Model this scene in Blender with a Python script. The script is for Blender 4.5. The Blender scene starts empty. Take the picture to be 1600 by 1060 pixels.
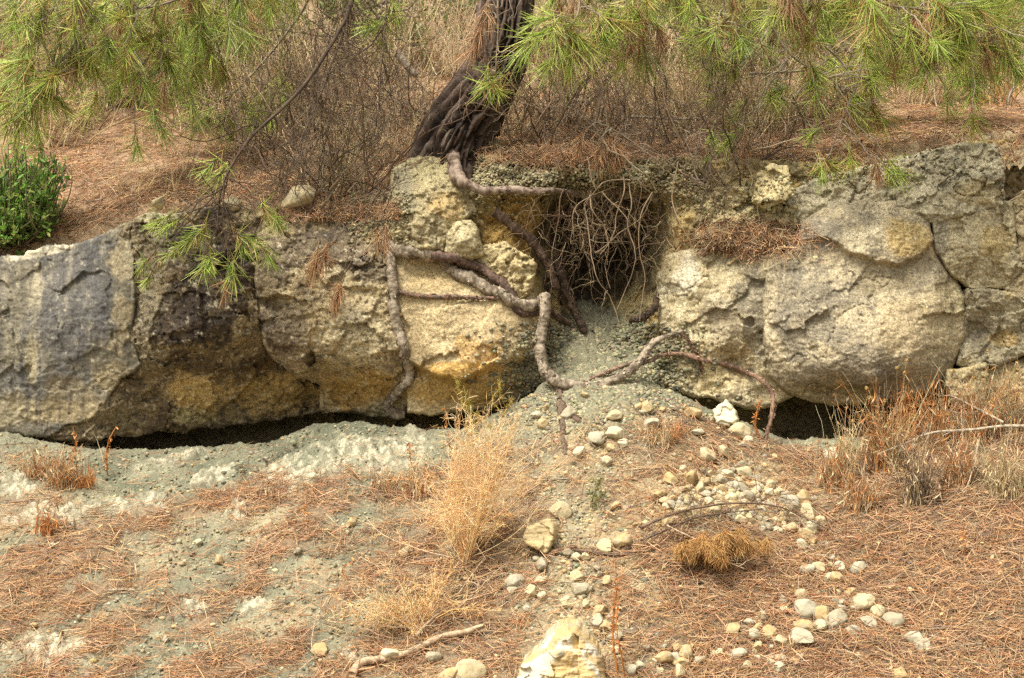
import bpy, math
import numpy as np
from mathutils import Vector

sc = bpy.context.scene
COL = sc.collection
rad = math.radians

# ------------------------------------------------------------------ camera, sky, sun, exposure
CAM_Y = -8.0
cam_d = bpy.data.cameras.new('camera')
cam = bpy.data.objects.new('camera', cam_d)
COL.objects.link(cam)
cam.location = (0, CAM_Y, 0)
cam.rotation_euler = (rad(90), 0, 0)
cam_d.lens = 57.6
cam_d.sensor_width = 36
cam_d.clip_start = 0.1
cam_d.clip_end = 500
sc.camera = cam

SUN_EL, SUN_AZ = 60, 222            # azimuth clockwise from +Y
world = bpy.data.worlds.new('World')
sc.world = world
world.use_nodes = True
wn, wl = world.node_tree.nodes, world.node_tree.links
bg = wn['Background']
sky = wn.new('ShaderNodeTexSky')
sky.sky_type = 'NISHITA'
sky.sun_disc = False
sky.sun_elevation = rad(SUN_EL)
sky.sun_rotation = rad(SUN_AZ)
sky.air_density = 1.0
sky.dust_density = 5.0
hsv = wn.new('ShaderNodeHueSaturation')       # thin overcast: a nearly white sky
hsv.inputs['Saturation'].default_value = 0.04
wl.new(sky.outputs[0], hsv.inputs['Color'])
wl.new(hsv.outputs[0], bg.inputs[0])
bg.inputs[1].default_value = 0.112

sun_d = bpy.data.lights.new('sun', 'SUN')
sun_d.energy = 2.5
sun_d.angle = rad(20)
sun_d.color = (1.0, 0.95, 0.86)
sun = bpy.data.objects.new('sun', sun_d)
COL.objects.link(sun)
_el, _az = rad(SUN_EL), rad(SUN_AZ)
sdir = Vector((math.sin(_az) * math.cos(_el), math.cos(_az) * math.cos(_el), math.sin(_el)))
sun.rotation_euler = (-sdir).to_track_quat('-Z', 'Y').to_euler()

sc.view_settings.view_transform = 'Standard'
sc.view_settings.look = 'None'
sc.view_settings.exposure = 1.14
sc.view_settings.gamma = 1.0
try:
    sc.cycles.max_bounces = 6
    sc.cycles.diffuse_bounces = 4
    sc.cycles.use_denoising = False
except Exception:
    pass

# ------------------------------------------------------------------ helpers
rng = np.random.default_rng(11)


def S(r, g, b, k=0.8):
    c = np.array([r, g, b], float) / 255
    return np.where(c <= 0.04045, c / 12.92, ((c + 0.055) / 1.055) ** 2.4) * k


def P(px, py, y):
    """point at depth y seen at pixel (px, py) of the 1600 x 1060 photograph"""
    px, py, y = np.broadcast_arrays(np.asarray(px, float), np.asarray(py, float), np.asarray(y, float))
    s = (y - CAM_Y) / 8.0 / 320.0
    return np.stack([(px - 800) * s, y, (530 - py) * s], -1)


def proj(V):
    k = 320.0 * 8.0 / (V[..., 1] - CAM_Y)
    return 800 + V[..., 0] * k, 530 - V[..., 2] * k


def sstep(a, b, x):
    t = np.clip((x - a) / (b - a), 0, 1)
    return t * t * (3 - 2 * t)


def _h(ix, iy, iz, seed):
    h = (ix.astype(np.uint32) * np.uint32(374761393) + iy.astype(np.uint32) * np.uint32(668265263)
         + iz.astype(np.uint32) * np.uint32(2246822519) + np.uint32(seed * 3266489917 % 4294967296))
    h = (h ^ (h >> np.uint32(13))) * np.uint32(1274126177)
    h = (h ^ (h >> np.uint32(16))) * np.uint32(2654435761)
    return h ^ (h >> np.uint32(15))


_G = np.random.default_rng(5).normal(size=(256, 3)).astype(np.float32)
_G /= np.linalg.norm(_G, axis=1, keepdims=True)


def noise(p, seed=0):
    p = np.asarray(p, np.float32)
    i = np.floor(p).astype(np.int64)
    f = p - i
    u = f * f * f * (f * (f * 6 - 15) + 10)
    out = 0
    for dx in (0, 1):
        wx = u[..., 0] if dx else 1 - u[..., 0]
        for dy in (0, 1):
            wy = u[..., 1] if dy else 1 - u[..., 1]
            for dz in (0, 1):
                wz = u[..., 2] if dz else 1 - u[..., 2]
                g = _G[_h(i[..., 0] + dx, i[..., 1] + dy, i[..., 2] + dz, seed) & np.uint32(255)]
                d = (g[..., 0] * (f[..., 0] - dx) + g[..., 1] * (f[..., 1] - dy) + g[..., 2] * (f[..., 2] - dz))
                out = out + wx * wy * wz * d
    return out * 1.5


def fbm(p, oct=4, seed=0, gain=0.5):
    a, s, o = 1.0, 0.0, 0.0
    q = np.asarray(p, np.float32)
    for k in range(oct):
        o = o + a * noise(q, seed + k * 17)
        s += a
        a *= gain
        q = q * 2.03 + 3.7
    return o / s * 1.4


def ridged(p, oct=3, seed=0):
    a, s, o = 1.0, 0.0, 0.0
    q = np.asarray(p, np.float32)
    for k in range(oct):
        o = o + a * (1 - 2 * np.abs(noise(q, seed + k * 31)))
        s += a
        a *= 0.5
        q = q * 2.1 + 1.3
    return o / s


def voro(p, seed=0):
    """F1, F2, tilted-facet value (-1..1) and a random number per cell"""
    p = np.asarray(p, np.float32)
    i = np.floor(p).astype(np.int64)
    n = p.shape[:-1]
    f1 = np.full(n, 9.0, np.float32)
    f2 = np.full(n, 9.0, np.float32)
    fac = np.zeros(n, np.float32)
    idr = np.zeros(n, np.float32)
    for dx in (-1, 0, 1):
        for dy in (-1, 0, 1):
            for dz in (-1, 0, 1):
                cx, cy, cz = i[..., 0] + dx, i[..., 1] + dy, i[..., 2] + dz
                h = _h(cx, cy, cz, seed)
                r0 = (h & np.uint32(1023)).astype(np.float32) / 1023
                r1 = ((h >> np.uint32(10)) & np.uint32(1023)).astype(np.float32) / 1023
                r2 = ((h >> np.uint32(20)) & np.uint32(1023)).astype(np.float32) / 1023
                ex, ey, ez = p[..., 0] - cx - r0, p[..., 1] - cy - r1, p[..., 2] - cz - r2
                d = np.sqrt(ex * ex + ey * ey + ez * ez)
                v = (ex * (r1 - .5) + ey * (r2 - .5) + ez * (r0 - .5)) * 2 + (r0 + r2 - 1) * .5
                nw = d < f1
                f2 = np.where(nw, f1, np.minimum(f2, d))
                fac = np.where(nw, v, fac)
                idr = np.where(nw, r1, idr)
                f1 = np.where(nw, d, f1)
    return f1, f2, fac, idr


def pt3(x, y, z=0.0):
    x, y, z = np.broadcast_arrays(x, y, z)
    return np.stack([x, y, z], -1)


def rbf(ctrl, x, y, c=9.0):
    ctrl = np.array(ctrl, float)
    cx, cy, v = ctrl.T
    A = np.sqrt((cx[:, None] - cx) ** 2 + (cy[:, None] - cy) ** 2 + c * c)
    n = len(cx)
    M = np.zeros((n + 1, n + 1))
    M[:n, :n] = A + np.eye(n) * -1.5
    M[:n, n] = M[n, :n] = 1
    w = np.linalg.solve(M, np.append(v, 0))
    o = np.full(np.shape(x), w[n])
    for k in range(n):
        o = o + w[k] * np.sqrt((x - cx[k]) ** 2 + (y - cy[k]) ** 2 + c * c)
    return o


def sdist(poly, x, y):
    """signed distance to a polygon, positive inside"""
    poly = np.array(poly, float)
    d = np.full(x.shape, 1e9)
    ins = np.zeros(x.shape, bool)
    for (ax, ay), (bx, by) in zip(poly, np.roll(poly, -1, 0)):
        ex, ey = bx - ax, by - ay
        t = np.clip(((x - ax) * ex + (y - ay) * ey) / (ex * ex + ey * ey + 1e-9), 0, 1)
        d = np.minimum(d, np.hypot(x - ax - t * ex, y - ay - t * ey))
        c = (ay > y) != (by > y)
        xi = ax + (y - ay) / (ey if abs(ey) > 1e-9 else 1e-9) * ex
        ins ^= c & (x < xi)
    return np.where(ins, d, -d)


def mesh_np(name, V, F, mat, col=None, parent=None, smooth=True):
    V = np.asarray(V, np.float32).reshape(-1, 3)
    F = np.asarray(F, np.int32)
    k = F.shape[1]
    me = bpy.data.meshes.new(name)
    me.vertices.add(len(V))
    me.vertices.foreach_set('co', V.ravel())
    me.loops.add(F.size)
    me.loops.foreach_set('vertex_index', F.ravel())
    me.polygons.add(len(F))
    me.polygons.foreach_set('loop_start', np.arange(0, F.size, k, dtype=np.int32))
    me.polygons.foreach_set('loop_total', np.full(len(F), k, np.int32))
    if smooth:
        me.polygons.foreach_set('use_smooth', np.ones(len(F), bool))
    me.update(calc_edges=True)
    if col is not None:
        col = np.asarray(col, np.float32)
        if col.ndim == 1:
            col = np.tile(col, (len(V), 1))
        a = me.color_attributes.new('Col', 'FLOAT_COLOR', 'POINT')
        a.data.foreach_set('color', np.concatenate([np.clip(col, 0, 1), np.ones((len(V), 1), np.float32)], 1).astype(np.float32).ravel())
    me.materials.append(mat)
    o = bpy.data.objects.new(name, me)
    COL.objects.link(o)
    if parent is not None:
        o.parent = parent
    return o


def tag(o, label=None, cat=None, group=None, kind=None):
    if label: o['label'] = label
    if cat: o['category'] = cat
    if group: o['group'] = group
    if kind: o['kind'] = kind
    return o


def thing(name, label, cat, loc=(0, 0, 0), group=None):
    """an Empty at the thing's base; parts keep world coordinates through the inverse parent matrix"""
    o = bpy.data.objects.new(name, None)
    COL.objects.link(o)
    o.location = loc
    o.empty_display_size = 0.05
    return tag(o, label, cat, group)


def adopt(o, parent, base):
    """parent o (built in world coordinates) under an Empty standing at base"""
    o.parent = parent
    o.location = Vector(o.location) - Vector(base)
    return o


class Bag:
    """collects geometry of one mesh"""

    def __init__(s):
        s.V, s.F, s.C, s.n = [], [], [], 0

    def add(s, V, F, C):
        V = np.asarray(V).reshape(-1, 3)
        C = np.asarray(C, float)
        if C.ndim == 1:
            C = np.tile(C, (len(V), 1))
        s.V.append(V); s.F.append(np.asarray(F) + s.n); s.C.append(C)
        s.n += len(V)

    def build(s, name, mat, parent=None, smooth=True):
        return mesh_np(name, np.concatenate(s.V), np.concatenate(s.F), mat, np.concatenate(s.C), parent, smooth)


def unit(v):
    return v / (np.linalg.norm(v, axis=-1, keepdims=True) + 1e-9)


def tubes(Pn, R, sides=3):
    """N polylines of K points -> verts, quads"""
    Pn = np.asarray(Pn, float)
    N, K, _ = Pn.shape
    R = np.broadcast_to(np.asarray(R, float), (N, K))
    T = unit(np.gradient(Pn, axis=1))
    mean = unit(T.mean(1))
    ref = np.where(np.abs(mean[:, 2:3]) > .8, np.array([[1., .2, 0]]), np.array([[0, .2, 1.]]))[:, None, :]
    A = unit(np.cross(T, ref))
    B = np.cross(T, A)
    a = np.arange(sides) / sides * 2 * np.pi
    V = Pn[:, :, None, :] + R[:, :, None, None] * (A[:, :, None, :] * np.cos(a)[None, None, :, None] + B[:, :, None, :] * np.sin(a)[None, None, :, None])
    base = (np.arange(N) * K * sides)[:, None, None]
    k = (np.arange(K - 1) * sides)[None, :, None]
    j = np.arange(sides)[None, None, :]
    j2 = (j + 1) % sides
    F = np.stack([base + k + j, base + k + j2, base + k + sides + j2, base + k + sides + j], -1).reshape(-1, 4)
    return V.reshape(-1, 3), F


def needles(bag, base, d, L, bend, w, col):
    t = np.array([0, .5, 1.])[None, :, None]
    L = np.broadcast_to(np.asarray(L, float), (len(base),))[:, None, None]
    Pn = base[:, None, :] + d[:, None, :] * L * t + bend[:, None, :] * L * t * t
    w = np.broadcast_to(np.asarray(w, float), (len(base),))[:, None] * np.array([[1, .95, .35]])
    V, F = tubes(Pn, w * .5, 3)
    bag.add(V, F, np.repeat(col, 9, axis=0))


def leaves(bag, pos, d, nrm, L, W, col):
    d = unit(d)
    side = unit(np.cross(d, nrm))
    n2 = np.cross(side, d)
    L = np.broadcast_to(np.asarray(L, float), (len(pos),))[:, None]
    W = np.broadcast_to(np.asarray(W, float), (len(pos),))[:, None]
    c = pos + d * L * .5 - n2 * W * .25
    l = pos + d * L * .55 + side * W * .5
    r = pos + d * L * .55 - side * W * .5
    t = pos + d * L - n2 * L * .1
    V = np.stack([pos, l, t, r, c], 1)
    b = (np.arange(len(pos)) * 5)[:, None]
    F = np.concatenate([b + np.array([[0, 4, 1]]), b + np.array([[4, 2, 1]]), b + np.array([[0, 3, 4]]), b + np.array([[4, 3, 2]])])
    F4 = np.concatenate([F, F[:, 2:3]], 1)
    bag.add(V.reshape(-1, 3), F, np.repeat(col, 5, axis=0))


def catmull(pts, n):
    pts = np.array(pts, float)
    q = np.concatenate([2 * pts[:1] - pts[1:2], pts, 2 * pts[-1:] - pts[-2:-1]])
    seg = np.linalg.norm(np.diff(pts[:, :3], axis=0), axis=1)
    s = np.append(0, np.cumsum(seg))
    u = np.linspace(0, s[-1], n)
    k = np.clip(np.searchsorted(s, u, side='right') - 1, 0, len(pts) - 2)
    t = ((u - s[k]) / seg[k])[:, None]
    a, b, c, d = q[k], q[k + 1], q[k + 2], q[k + 3]
    return .5 * (2 * b + (c - a) * t + (2 * a - 5 * b + 4 * c - d) * t * t + (3 * b - a - 3 * c + d) * t ** 3)


def limb(bag, path, n=80, sides=14, c1=(.2, .15, .1), c2=(.1, .07, .05), rough=.12, seed=0, freq=18.):
    """one thick root or branch: path rows (x, y, z, r)"""
    q = catmull(path, n)
    c, r = q[:, :3], np.maximum(q[:, 3], .0006)
    c = c + np.stack([noise(c * 9, seed + 1), noise(c * 9, seed + 2), noise(c * 9, seed + 3)], -1) * r[:, None] * .5
    T = unit(np.gradient(c, axis=0))
    A = np.zeros_like(T)
    ref = np.array([.3, 1., .2])
    for i in range(n):
        ref = ref - T[i] * ref.dot(T[i])
        ref /= np.linalg.norm(ref)
        A[i] = ref
    B = np.cross(T, A)
    a = np.arange(sides) / sides * 2 * np.pi
    dirs = A[:, None, :] * np.cos(a)[None, :, None] + B[:, None, :] * np.sin(a)[None, :, None]
    V0 = c[:, None, :] + dirs * r[:, None, None]
    nz = fbm(V0 * freq, 3, seed) * .7 + ridged(V0 * freq * 2.2, 2, seed + 9) * .5
    fk = voro(V0 * freq * 2.6, seed + 3)[2]
    kn = 1 + rough * 1.1 * noise(np.stack([np.linspace(0, n * .045, n)] * 3, 1), seed + 4)
    V = c[:, None, :] + dirs * (r[:, None] * (kn[:, None] + rough * nz * 1.3 + rough * .5 * fk))[:, :, None]
    m = np.clip(sstep(-.2, .35, fbm(V0 * freq * 1.6, 4, seed + 5, .65)) + .5 * sstep(.1, .5, fbm(V0 * freq * 5, 2, seed + 6)), 0, 1)[..., None]
    C = np.array(c1) * (1 - m) + np.array(c2) * m
    k = (np.arange(n - 1) * sides)[:, None]
    j = np.arange(sides)[None, :]
    j2 = (j + 1) % sides
    F = np.stack([k + j, k + j2, k + sides + j2, k + sides + j], -1).reshape(-1, 4)
    bag.add(V.reshape(-1, 3), F, C.reshape(-1, 3))
    # closed ends
    for e, ring in ((0, 0), (n - 1, (n - 1) * sides)):
        for jj in range(1, sides - 2, 2):
            bag.F.append(np.array([[ring, ring + jj, ring + jj + 1, ring + jj + 2]]) + bag.n - n * sides)


# ------------------------------------------------------------------ materials
def attr_mat(name, rough=.9, nscale=80., namt=.25, bscale=220., bstr=.35, transl=0., spec=.25, bdist=.004):
    m = bpy.data.materials.new(name)
    m.use_nodes = True
    N, L = m.node_tree.nodes, m.node_tree.links
    b = N['Principled BSDF']
    b.inputs['Roughness'].default_value = rough
    b.inputs['Specular IOR Level'].default_value = spec
    at = N.new('ShaderNodeAttribute'); at.attribute_name = 'Col'
    geo = N.new('ShaderNodeNewGeometry')
    nz = N.new('ShaderNodeTexNoise')
    nz.inputs['Scale'].default_value = nscale
    nz.inputs['Detail'].default_value = 5
    nz.inputs['Roughness'].default_value = .65
    L.new(geo.outputs['Position'], nz.inputs['Vector'])
    mr = N.new('ShaderNodeMapRange')
    mr.inputs['From Min'].default_value = .3
    mr.inputs['From Max'].default_value = .7
    mr.inputs['To Min'].default_value = 1 - namt
    mr.inputs['To Max'].default_value = 1 + namt
    L.new(nz.outputs['Fac'], mr.inputs['Value'])
    mx = N.new('ShaderNodeVectorMath'); mx.operation = 'SCALE'
    L.new(at.outputs['Color'], mx.inputs[0])
    L.new(mr.outputs[0], mx.inputs['Scale'])
    L.new(mx.outputs[0], b.inputs['Base Color'])
    if bstr > 0:
        n2 = N.new('ShaderNodeTexNoise')
        n2.inputs['Scale'].default_value = bscale
        n2.inputs['Detail'].default_value = 4
        L.new(geo.outputs['Position'], n2.inputs['Vector'])
        bp = N.new('ShaderNodeBump')
        bp.inputs['Strength'].default_value = bstr
        bp.inputs['Distance'].default_value = bdist
        L.new(n2.outputs['Fac'], bp.inputs['Height'])
        L.new(bp.outputs[0], b.inputs['Normal'])
    if transl > 0:
        tr = N.new('ShaderNodeBsdfTranslucent')
        L.new(mx.outputs[0], tr.inputs['Color'])
        ms = N.new('ShaderNodeMixShader')
        ms.inputs[0].default_value = transl
        L.new(b.outputs[0], ms.inputs[1])
        L.new(tr.outputs[0], ms.inputs[2])
        L.new(ms.outputs[0], N['Material Output'].inputs[0])
    return m


M_rock = attr_mat('limestone', .93, 105, .62, 170, .6)
M_slab = attr_mat('weathered_limestone', .9, 95, .42, 180, .4)
M_earth = attr_mat('crumbly_earth', .96, 110, .5, 150, .7)
M_stone = attr_mat('chalk_stone', .92, 50, .15, 130, .4)
M_bark = attr_mat('pine_bark', .88, 90, .3, 190, .5)
M_root = attr_mat('root_bark', .82, 120, .25, 260, .4)
M_twig = attr_mat('dry_twig', .85, 60, .2, 0, 0)
M_litter = attr_mat('dry_pine_needle', .75, 25, .12, 0, 0, transl=.08)
M_needle = attr_mat('green_pine_needle', .45, 25, .1, 0, 0, transl=.34, spec=.45)
M_leaf = attr_mat('glossy_leaf', .5, 40, .2, 0, 0, transl=.3, spec=.4)
M_straw = attr_mat('dry_straw', .7, 40, .15, 0, 0, transl=.15)

# colours the materials carry (albedo)
C_MARL = S(126, 122, 98)
C_CHALK = S(190, 181, 152)
C_TAN = S(196, 172, 120)
C_OCHRE = S(205, 160, 82)
C_SOIL = S(138, 118, 92)
C_GREY = S(128, 122, 108)
C_DARK = S(74, 64, 54)
C_LITTER = S(184, 124, 82)


def mixc(C, col, w):
    return C * (1 - w[..., None]) + np.asarray(col) * w[..., None]


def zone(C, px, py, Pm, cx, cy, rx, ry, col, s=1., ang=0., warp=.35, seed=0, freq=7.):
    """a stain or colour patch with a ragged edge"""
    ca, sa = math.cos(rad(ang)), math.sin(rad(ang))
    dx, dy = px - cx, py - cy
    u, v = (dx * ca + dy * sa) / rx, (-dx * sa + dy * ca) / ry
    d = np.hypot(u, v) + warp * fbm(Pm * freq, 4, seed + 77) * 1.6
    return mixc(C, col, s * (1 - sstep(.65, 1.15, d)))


# ------------------------------------------------------------------ terrain
def line(tab):
    a = np.array(tab, float)
    return lambda px: np.interp(px, a[:, 0], a[:, 1])


base_py = line([(-400, 680), (0, 676), (60, 690), (200, 706), (330, 698), (430, 688), (490, 664), (560, 660), (640, 672), (720, 672), (770, 650),
                (830, 618), (870, 596), (930, 585), (1000, 590), (1050, 612), (1110, 646), (1180, 670), (1250, 690), (1330, 688), (1420, 674), (1485, 652), (1540, 642), (1600, 636), (2000, 640)])
edge_py = line([(-500, 430), (-100, 416), (0, 403), (110, 382), (190, 352), (235, 336), (330, 330), (450, 326), (560, 322), (600, 300), (625, 262), (650, 246), (740, 250),
                (860, 252), (1000, 262), (1090, 262), (1130, 262), (1200, 258), (1290, 262), (1380, 248), (1450, 232), (1520, 218), (1570, 216), (1620, 210), (2000, 200)])


def Zlow(x, y, fine=False):
    px = 800 + x * 320
    zb = (530 - base_py(px)) / 320.0
    z15 = -1.36
    k = (zb - z15) / 1.5
    z = np.where(y < 0, zb + k * y, 0)
    hol = sstep(820, 890, px) * (1 - sstep(1000, 1060, px))
    back = -.14 + hol * .72
    z = np.where(y >= 0, zb + back * np.minimum(y, .6), z)
    # scree fan swells a little
    fan = np.exp(-((px - 1010 - y * -60) / 130) ** 2) * sstep(-1.5, -.3, y) * (1 - sstep(-.2, .1, y))
    z = z + .05 * fan
    flat = -1.78
    z = np.maximum(z, flat + 0 * z) if np.ndim(z) == 0 else np.where(z < flat + .12, flat + .12 * np.exp((z - flat - .12) / .12), z)
    q = pt3(x, y)
    amp = sstep(-4.5, -2.5, y) + .15
    z = z + amp * (.022 * noise(q * 2.2, 3) + .018 * noise(q * 5.1, 4))
    return z


def Zhill(x, y, fine=False):
    s = 1 + .3 / 8
    px = 800 + x * 320 / s
    ze = (530 - edge_py(px)) / 320 * s
    z2 = np.interp(px, [-800, 0, 250, 500, 700, 1000, 1600, 2400], [1.1, 1.28, 1.38, 1.4, 1.42, 1.42, 1.45, 1.45])
    t = (y - .3) / 1.7
    z = np.where(y < .42, ze + .06 + (y - .42) * 3.0, ze + (z2 - ze) * np.clip(t, 0, 1))
    z = z + np.where(y > 2, .42 * (np.minimum(y, 40) - 2) * 1.0, 0)
    q = pt3(x, y, 5.)
    return z + sstep(.25, .6, y) * (.035 * noise(q * 1.7, 6) + .02 * noise(q * 4.3, 7))


def hit(fn, px, py, y0, y1, n=70):
    """first crossing of the pixel's ray with a terrain"""
    px, py = np.atleast_1d(np.asarray(px, float)), np.atleast_1d(np.asarray(py, float))
    if len(px) > 20000:
        return np.concatenate([hit(fn, px[i:i + 20000], py[i:i + 20000], y0, y1, n) for i in range(0, len(px), 20000)])
    ys = np.linspace(y0, y1, n)
    Q = P(px[:, None], py[:, None], ys[None, :])
    below = Q[..., 2] <= fn(Q[..., 0], Q[..., 1])
    k = np.where(below.any(1), below.argmax(1), n - 1)
    hi, lo = ys[k], ys[np.maximum(k - 1, 0)]
    for _ in range(7):
        m = (hi + lo) / 2
        q = P(px, py, m)
        b = q[:, 2] <= fn(q[:, 0], q[:, 1])
        hi, lo = np.where(b, m, hi), np.where(b, lo, m)
    q = P(px, py, hi)
    q[:, 2] = fn(q[:, 0], q[:, 1])
    return q


def low(px, py):
    return hit(Zlow, px, py, -2.2, .6)


def up(px, py):
    return hit(Zhill, px, py, .36, 9., 160)


def sheet(name, xs, ys, fn, colfn, mat, dispfn):
    X, Y = np.meshgrid(xs, ys)
    Z = fn(X, Y)
    V = np.stack([X, Y, Z], -1)
    px, py = proj(np.where(V[..., 1:2] > -7, V, np.array([0, -7, 0.])))
    C, dz = colfn(X, Y, Z, px, py)
    V[..., 2] += dz
    ny, nx = X.shape
    i = np.arange(ny - 1)[:, None] * nx + np.arange(nx - 1)[None, :]
    F = np.stack([i, i + 1, i + nx + 1, i + nx], -1).reshape(-1, 4)
    return mesh_np(name, V.reshape(-1, 3), F, mat, C.reshape(-1, 3))


def marl_bare(px, py):
    """how bare of litter the lower slope is, 0..1, in photo coordinates"""
    q = pt3(px / 100., py / 100.)
    # bands that run slightly uphill to the right
    u = (px * .34 + py) / 100.
    band = fbm(pt3(px / 190., u * 1.5), 4, 21) + .55 * fbm(pt3(px / 70., u * 3.2), 3, 22)
    left = sstep(-.28, .3, band + .12 - .05 * sstep(700, 960, py)) * .92
    wl = 1 - sstep(560, 760, px + (py - 800) * -.15)
    top = (1 - sstep(-18, 26, py - np.interp(px, [0, 130, 300, 420, 470, 640, 720, 800], [700, 800, 780, 735, 745, 742, 720, 690]) + 16 * fbm(q * 2, 3, 5)))
    right = sstep(.1, .6, fbm(q * 1.6, 4, 31)) * .5
    mid = np.exp(-((px - 900) / 110) ** 2) * sstep(-.35, .3, fbm(q * 1.3, 3, 33) + .1) * .85
    b = np.maximum(np.maximum(left * wl, right), mid)
    topz = np.where(px < 800, top, np.where(px < 1090, 1 - sstep(-30, 40, py - np.interp(px, [800, 900, 1000, 1090], [700, 690, 660, 640])), 1 - sstep(-8, 25, py - np.interp(px, [1090, 1200, 1330, 1600], [650, 690, 705, 650]))))
    return np.clip(np.maximum(b, topz), 0, 1)


def low_cols(X, Y, Z, px, py):
    q = pt3(X, Y, Z)
    dense = (np.abs(X) < 3.2) & (Y > -2.6)
    b = marl_bare(px, py)
    C = np.zeros(X.shape + (3,)) + C_SOIL
    m = fbm(q * 9, 4, 41)
    soil = mixc(C, S(120, 98, 74), sstep(-.2, .5, m) * .8)
    soil = mixc(soil, S(92, 72, 54), sstep(850, 1200, px) * .7)  # shade between litter needles painted in as darker soil towards the right
    marl = mixc(np.zeros_like(C) + C_MARL, S(110, 110, 88), sstep(-.1, .5, fbm(q * 3.5, 3, 42)))
    marl = mixc(marl, S(146, 142, 114), sstep(.05, .5, fbm(q * 14, 4, 43)))
    marl = mixc(marl, S(178, 160, 124), sstep(-.1, .5, fbm(q * 2.6, 4, 40)) * .6 * sstep(720, 800, py))
    C = mixc(soil, 0, np.zeros_like(b)) * (1 - b[..., None]) + marl * b[..., None]
    # tan scree soil in the middle and to the right
    t = np.exp(-((px - 960) / 150) ** 2) * sstep(600, 690, py) * .6
    C = mixc(C, S(182, 160, 120), t * sstep(-.4, .3, fbm(q * 5, 3, 44)))
    t = np.exp(-(((px - 1150) / 130) ** 2 + ((py - 775) / 50) ** 2)) * .8
    C = mixc(C, S(205, 186, 140), t)
    C = mixc(C, S(122, 116, 90), np.exp(-(((px - 935) / 90) ** 2 + ((py - 560) / 60) ** 2)) * .7)
    # chalk outcrops
    ch = np.zeros_like(X)
    for cx, cy, rx, ry, an in ((470, 742, 80, 30, -18), (560, 712, 90, 32, -8), (650, 700, 30, 30, 0), (60, 810, 95, 22, 0), (200, 790, 80, 16, -5), (330, 745, 40, 10, -20),
                               (365, 805, 20, 22, 0), (25, 765, 30, 22, 10), (395, 950, 40, 14, 0), (70, 1020, 70, 30, 0), (545, 1030, 40, 15, 0), (260, 720, 60, 8, -12), (300, 955, 30, 14, 0)):
        ca, sa = math.cos(rad(an)), math.sin(rad(an))
        u = ((px - cx) * ca + (py - cy) * sa) / rx
        v = (-(px - cx) * sa + (py - cy) * ca) / ry
        ch = np.maximum(ch, 1 - sstep(.6, 1.15, np.hypot(u, v) + .55 * fbm(q * 8, 4, 45)))
    C = mixc(C, C_CHALK, ch * (.15 + .8 * sstep(-.25, .35, fbm(q * 22, 4, 46))))
    dz = np.zeros_like(X)
    D = dense
    qd = q[D]
    f1, f2, fac, idr = voro(qd * 16, 3)
    g1, g2, gfac, gid = voro(qd * 42, 4)
    chD = ch[D]
    dD = .010 * fbm(qd * 14, 4, 47) + .006 * (gfac) * (.5 + b[D]) + .004 * fbm(qd * 60, 2, 48)
    k1, k2, kfac, kid = voro(qd * 26, 8)
    dD += chD * (.035 * (1 - f1) - .012 + .03 * (.6 - k1) + .012 * (1 - g1) + .012 * kfac)
    rub = np.exp(-((px[D] - 930) / 110) ** 2) * (1 - sstep(640, 760, py[D]))
    h1, h2, hfac, hid = voro(qd * 30, 6)
    dD += rub * (.045 * (.55 - f1) + .03 * (.55 - h1) + .016 * (.6 - g1) + .02 * fac)
    # litter drifts stand a little proud of the bare marl
    dD += .012 * (1 - b[D])
    # hollow under the washed-out brush
    for cx, cy, rx, ry, dep in ((690, 935, 44, 26, .20), (742, 903, 26, 14, .12), (640, 970, 36, 18, .08), (1110, 888, 55, 20, .08)):
        dD -= dep * np.exp(-(((px[D] - cx + (py[D] - cy) * .8) / rx) ** 2 + ((py[D] - cy) / ry) ** 2))
    C[D] = C[D]
    # a crack in the marl below the dark overhang
    crk = np.abs(py[D] - np.interp(px[D], [415, 440, 470, 500], [728, 708, 690, 672]) + 6 * fbm(qd * 20, 2, 49))
    dD -= .04 * np.exp(-(crk / 4) ** 2) * ((px[D] > 415) & (px[D] < 500))
    dz[D] = dD
    return C, dz


def axis(a, b, step, outer_lo, outer_hi, growth=1.35):
    core = np.arange(a, b + step / 2, step)
    lo, v, st = [], a, step
    while v > outer_lo:
        st *= growth
        v -= st
        lo.append(max(v, outer_lo))
    hi, v, st = [], core[-1], step
    while v < outer_hi:
        st *= growth
        v += st
        hi.append(min(v, outer_hi))
    return np.array(lo[::-1] + list(core) + hi)


ground = sheet('slope_ground', axis(-2.75, 2.75, .0075, -120, 120), axis(-1.95, .62, .0065, -200, 1.15), Zlow, low_cols, M_earth, None)
tag(ground, 'grey green marl slope with chalky patches below the rock ledge', kind='structure')


def hill_cols(X, Y, Z, px, py):
    q = pt3(X, Y, Z)
    C = np.zeros(X.shape + (3,)) + S(160, 130, 100)
    C = mixc(C, S(128, 104, 80), sstep(-.2, .5, fbm(q * 5, 4, 51)))
    C = mixc(C, S(190, 160, 118), sstep(.2, .6, fbm(q * 11, 4, 52)) * .7)
    edge = 1 - sstep(.3, .75, Y + .25 * fbm(q * 4, 3, 53))
    C = mixc(C, S(176, 160, 124), edge * .6 * sstep(700, 900, px) + edge * .3)
    D = (np.abs(X) < 4) & (Y < 3.5)
    dz = np.zeros_like(X)
    f1, f2, fac, idr = voro(q[D] * 22, 13)
    dz[D] = .012 * fbm(q[D] * 12, 4, 54) + .006 * fac + edge[D] * (.03 * (.5 - f1) + .02 * fac)
    return C, dz


hill = sheet('hillside', axis(-3.0, 3.0, .011, -120, 120), axis(.37, 2.6, .011, .35, 120), Zhill, hill_cols, M_earth, None)
tag(hill, 'brown hillside strewn with dry pine needles above the rock ledge', kind='structure')

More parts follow.
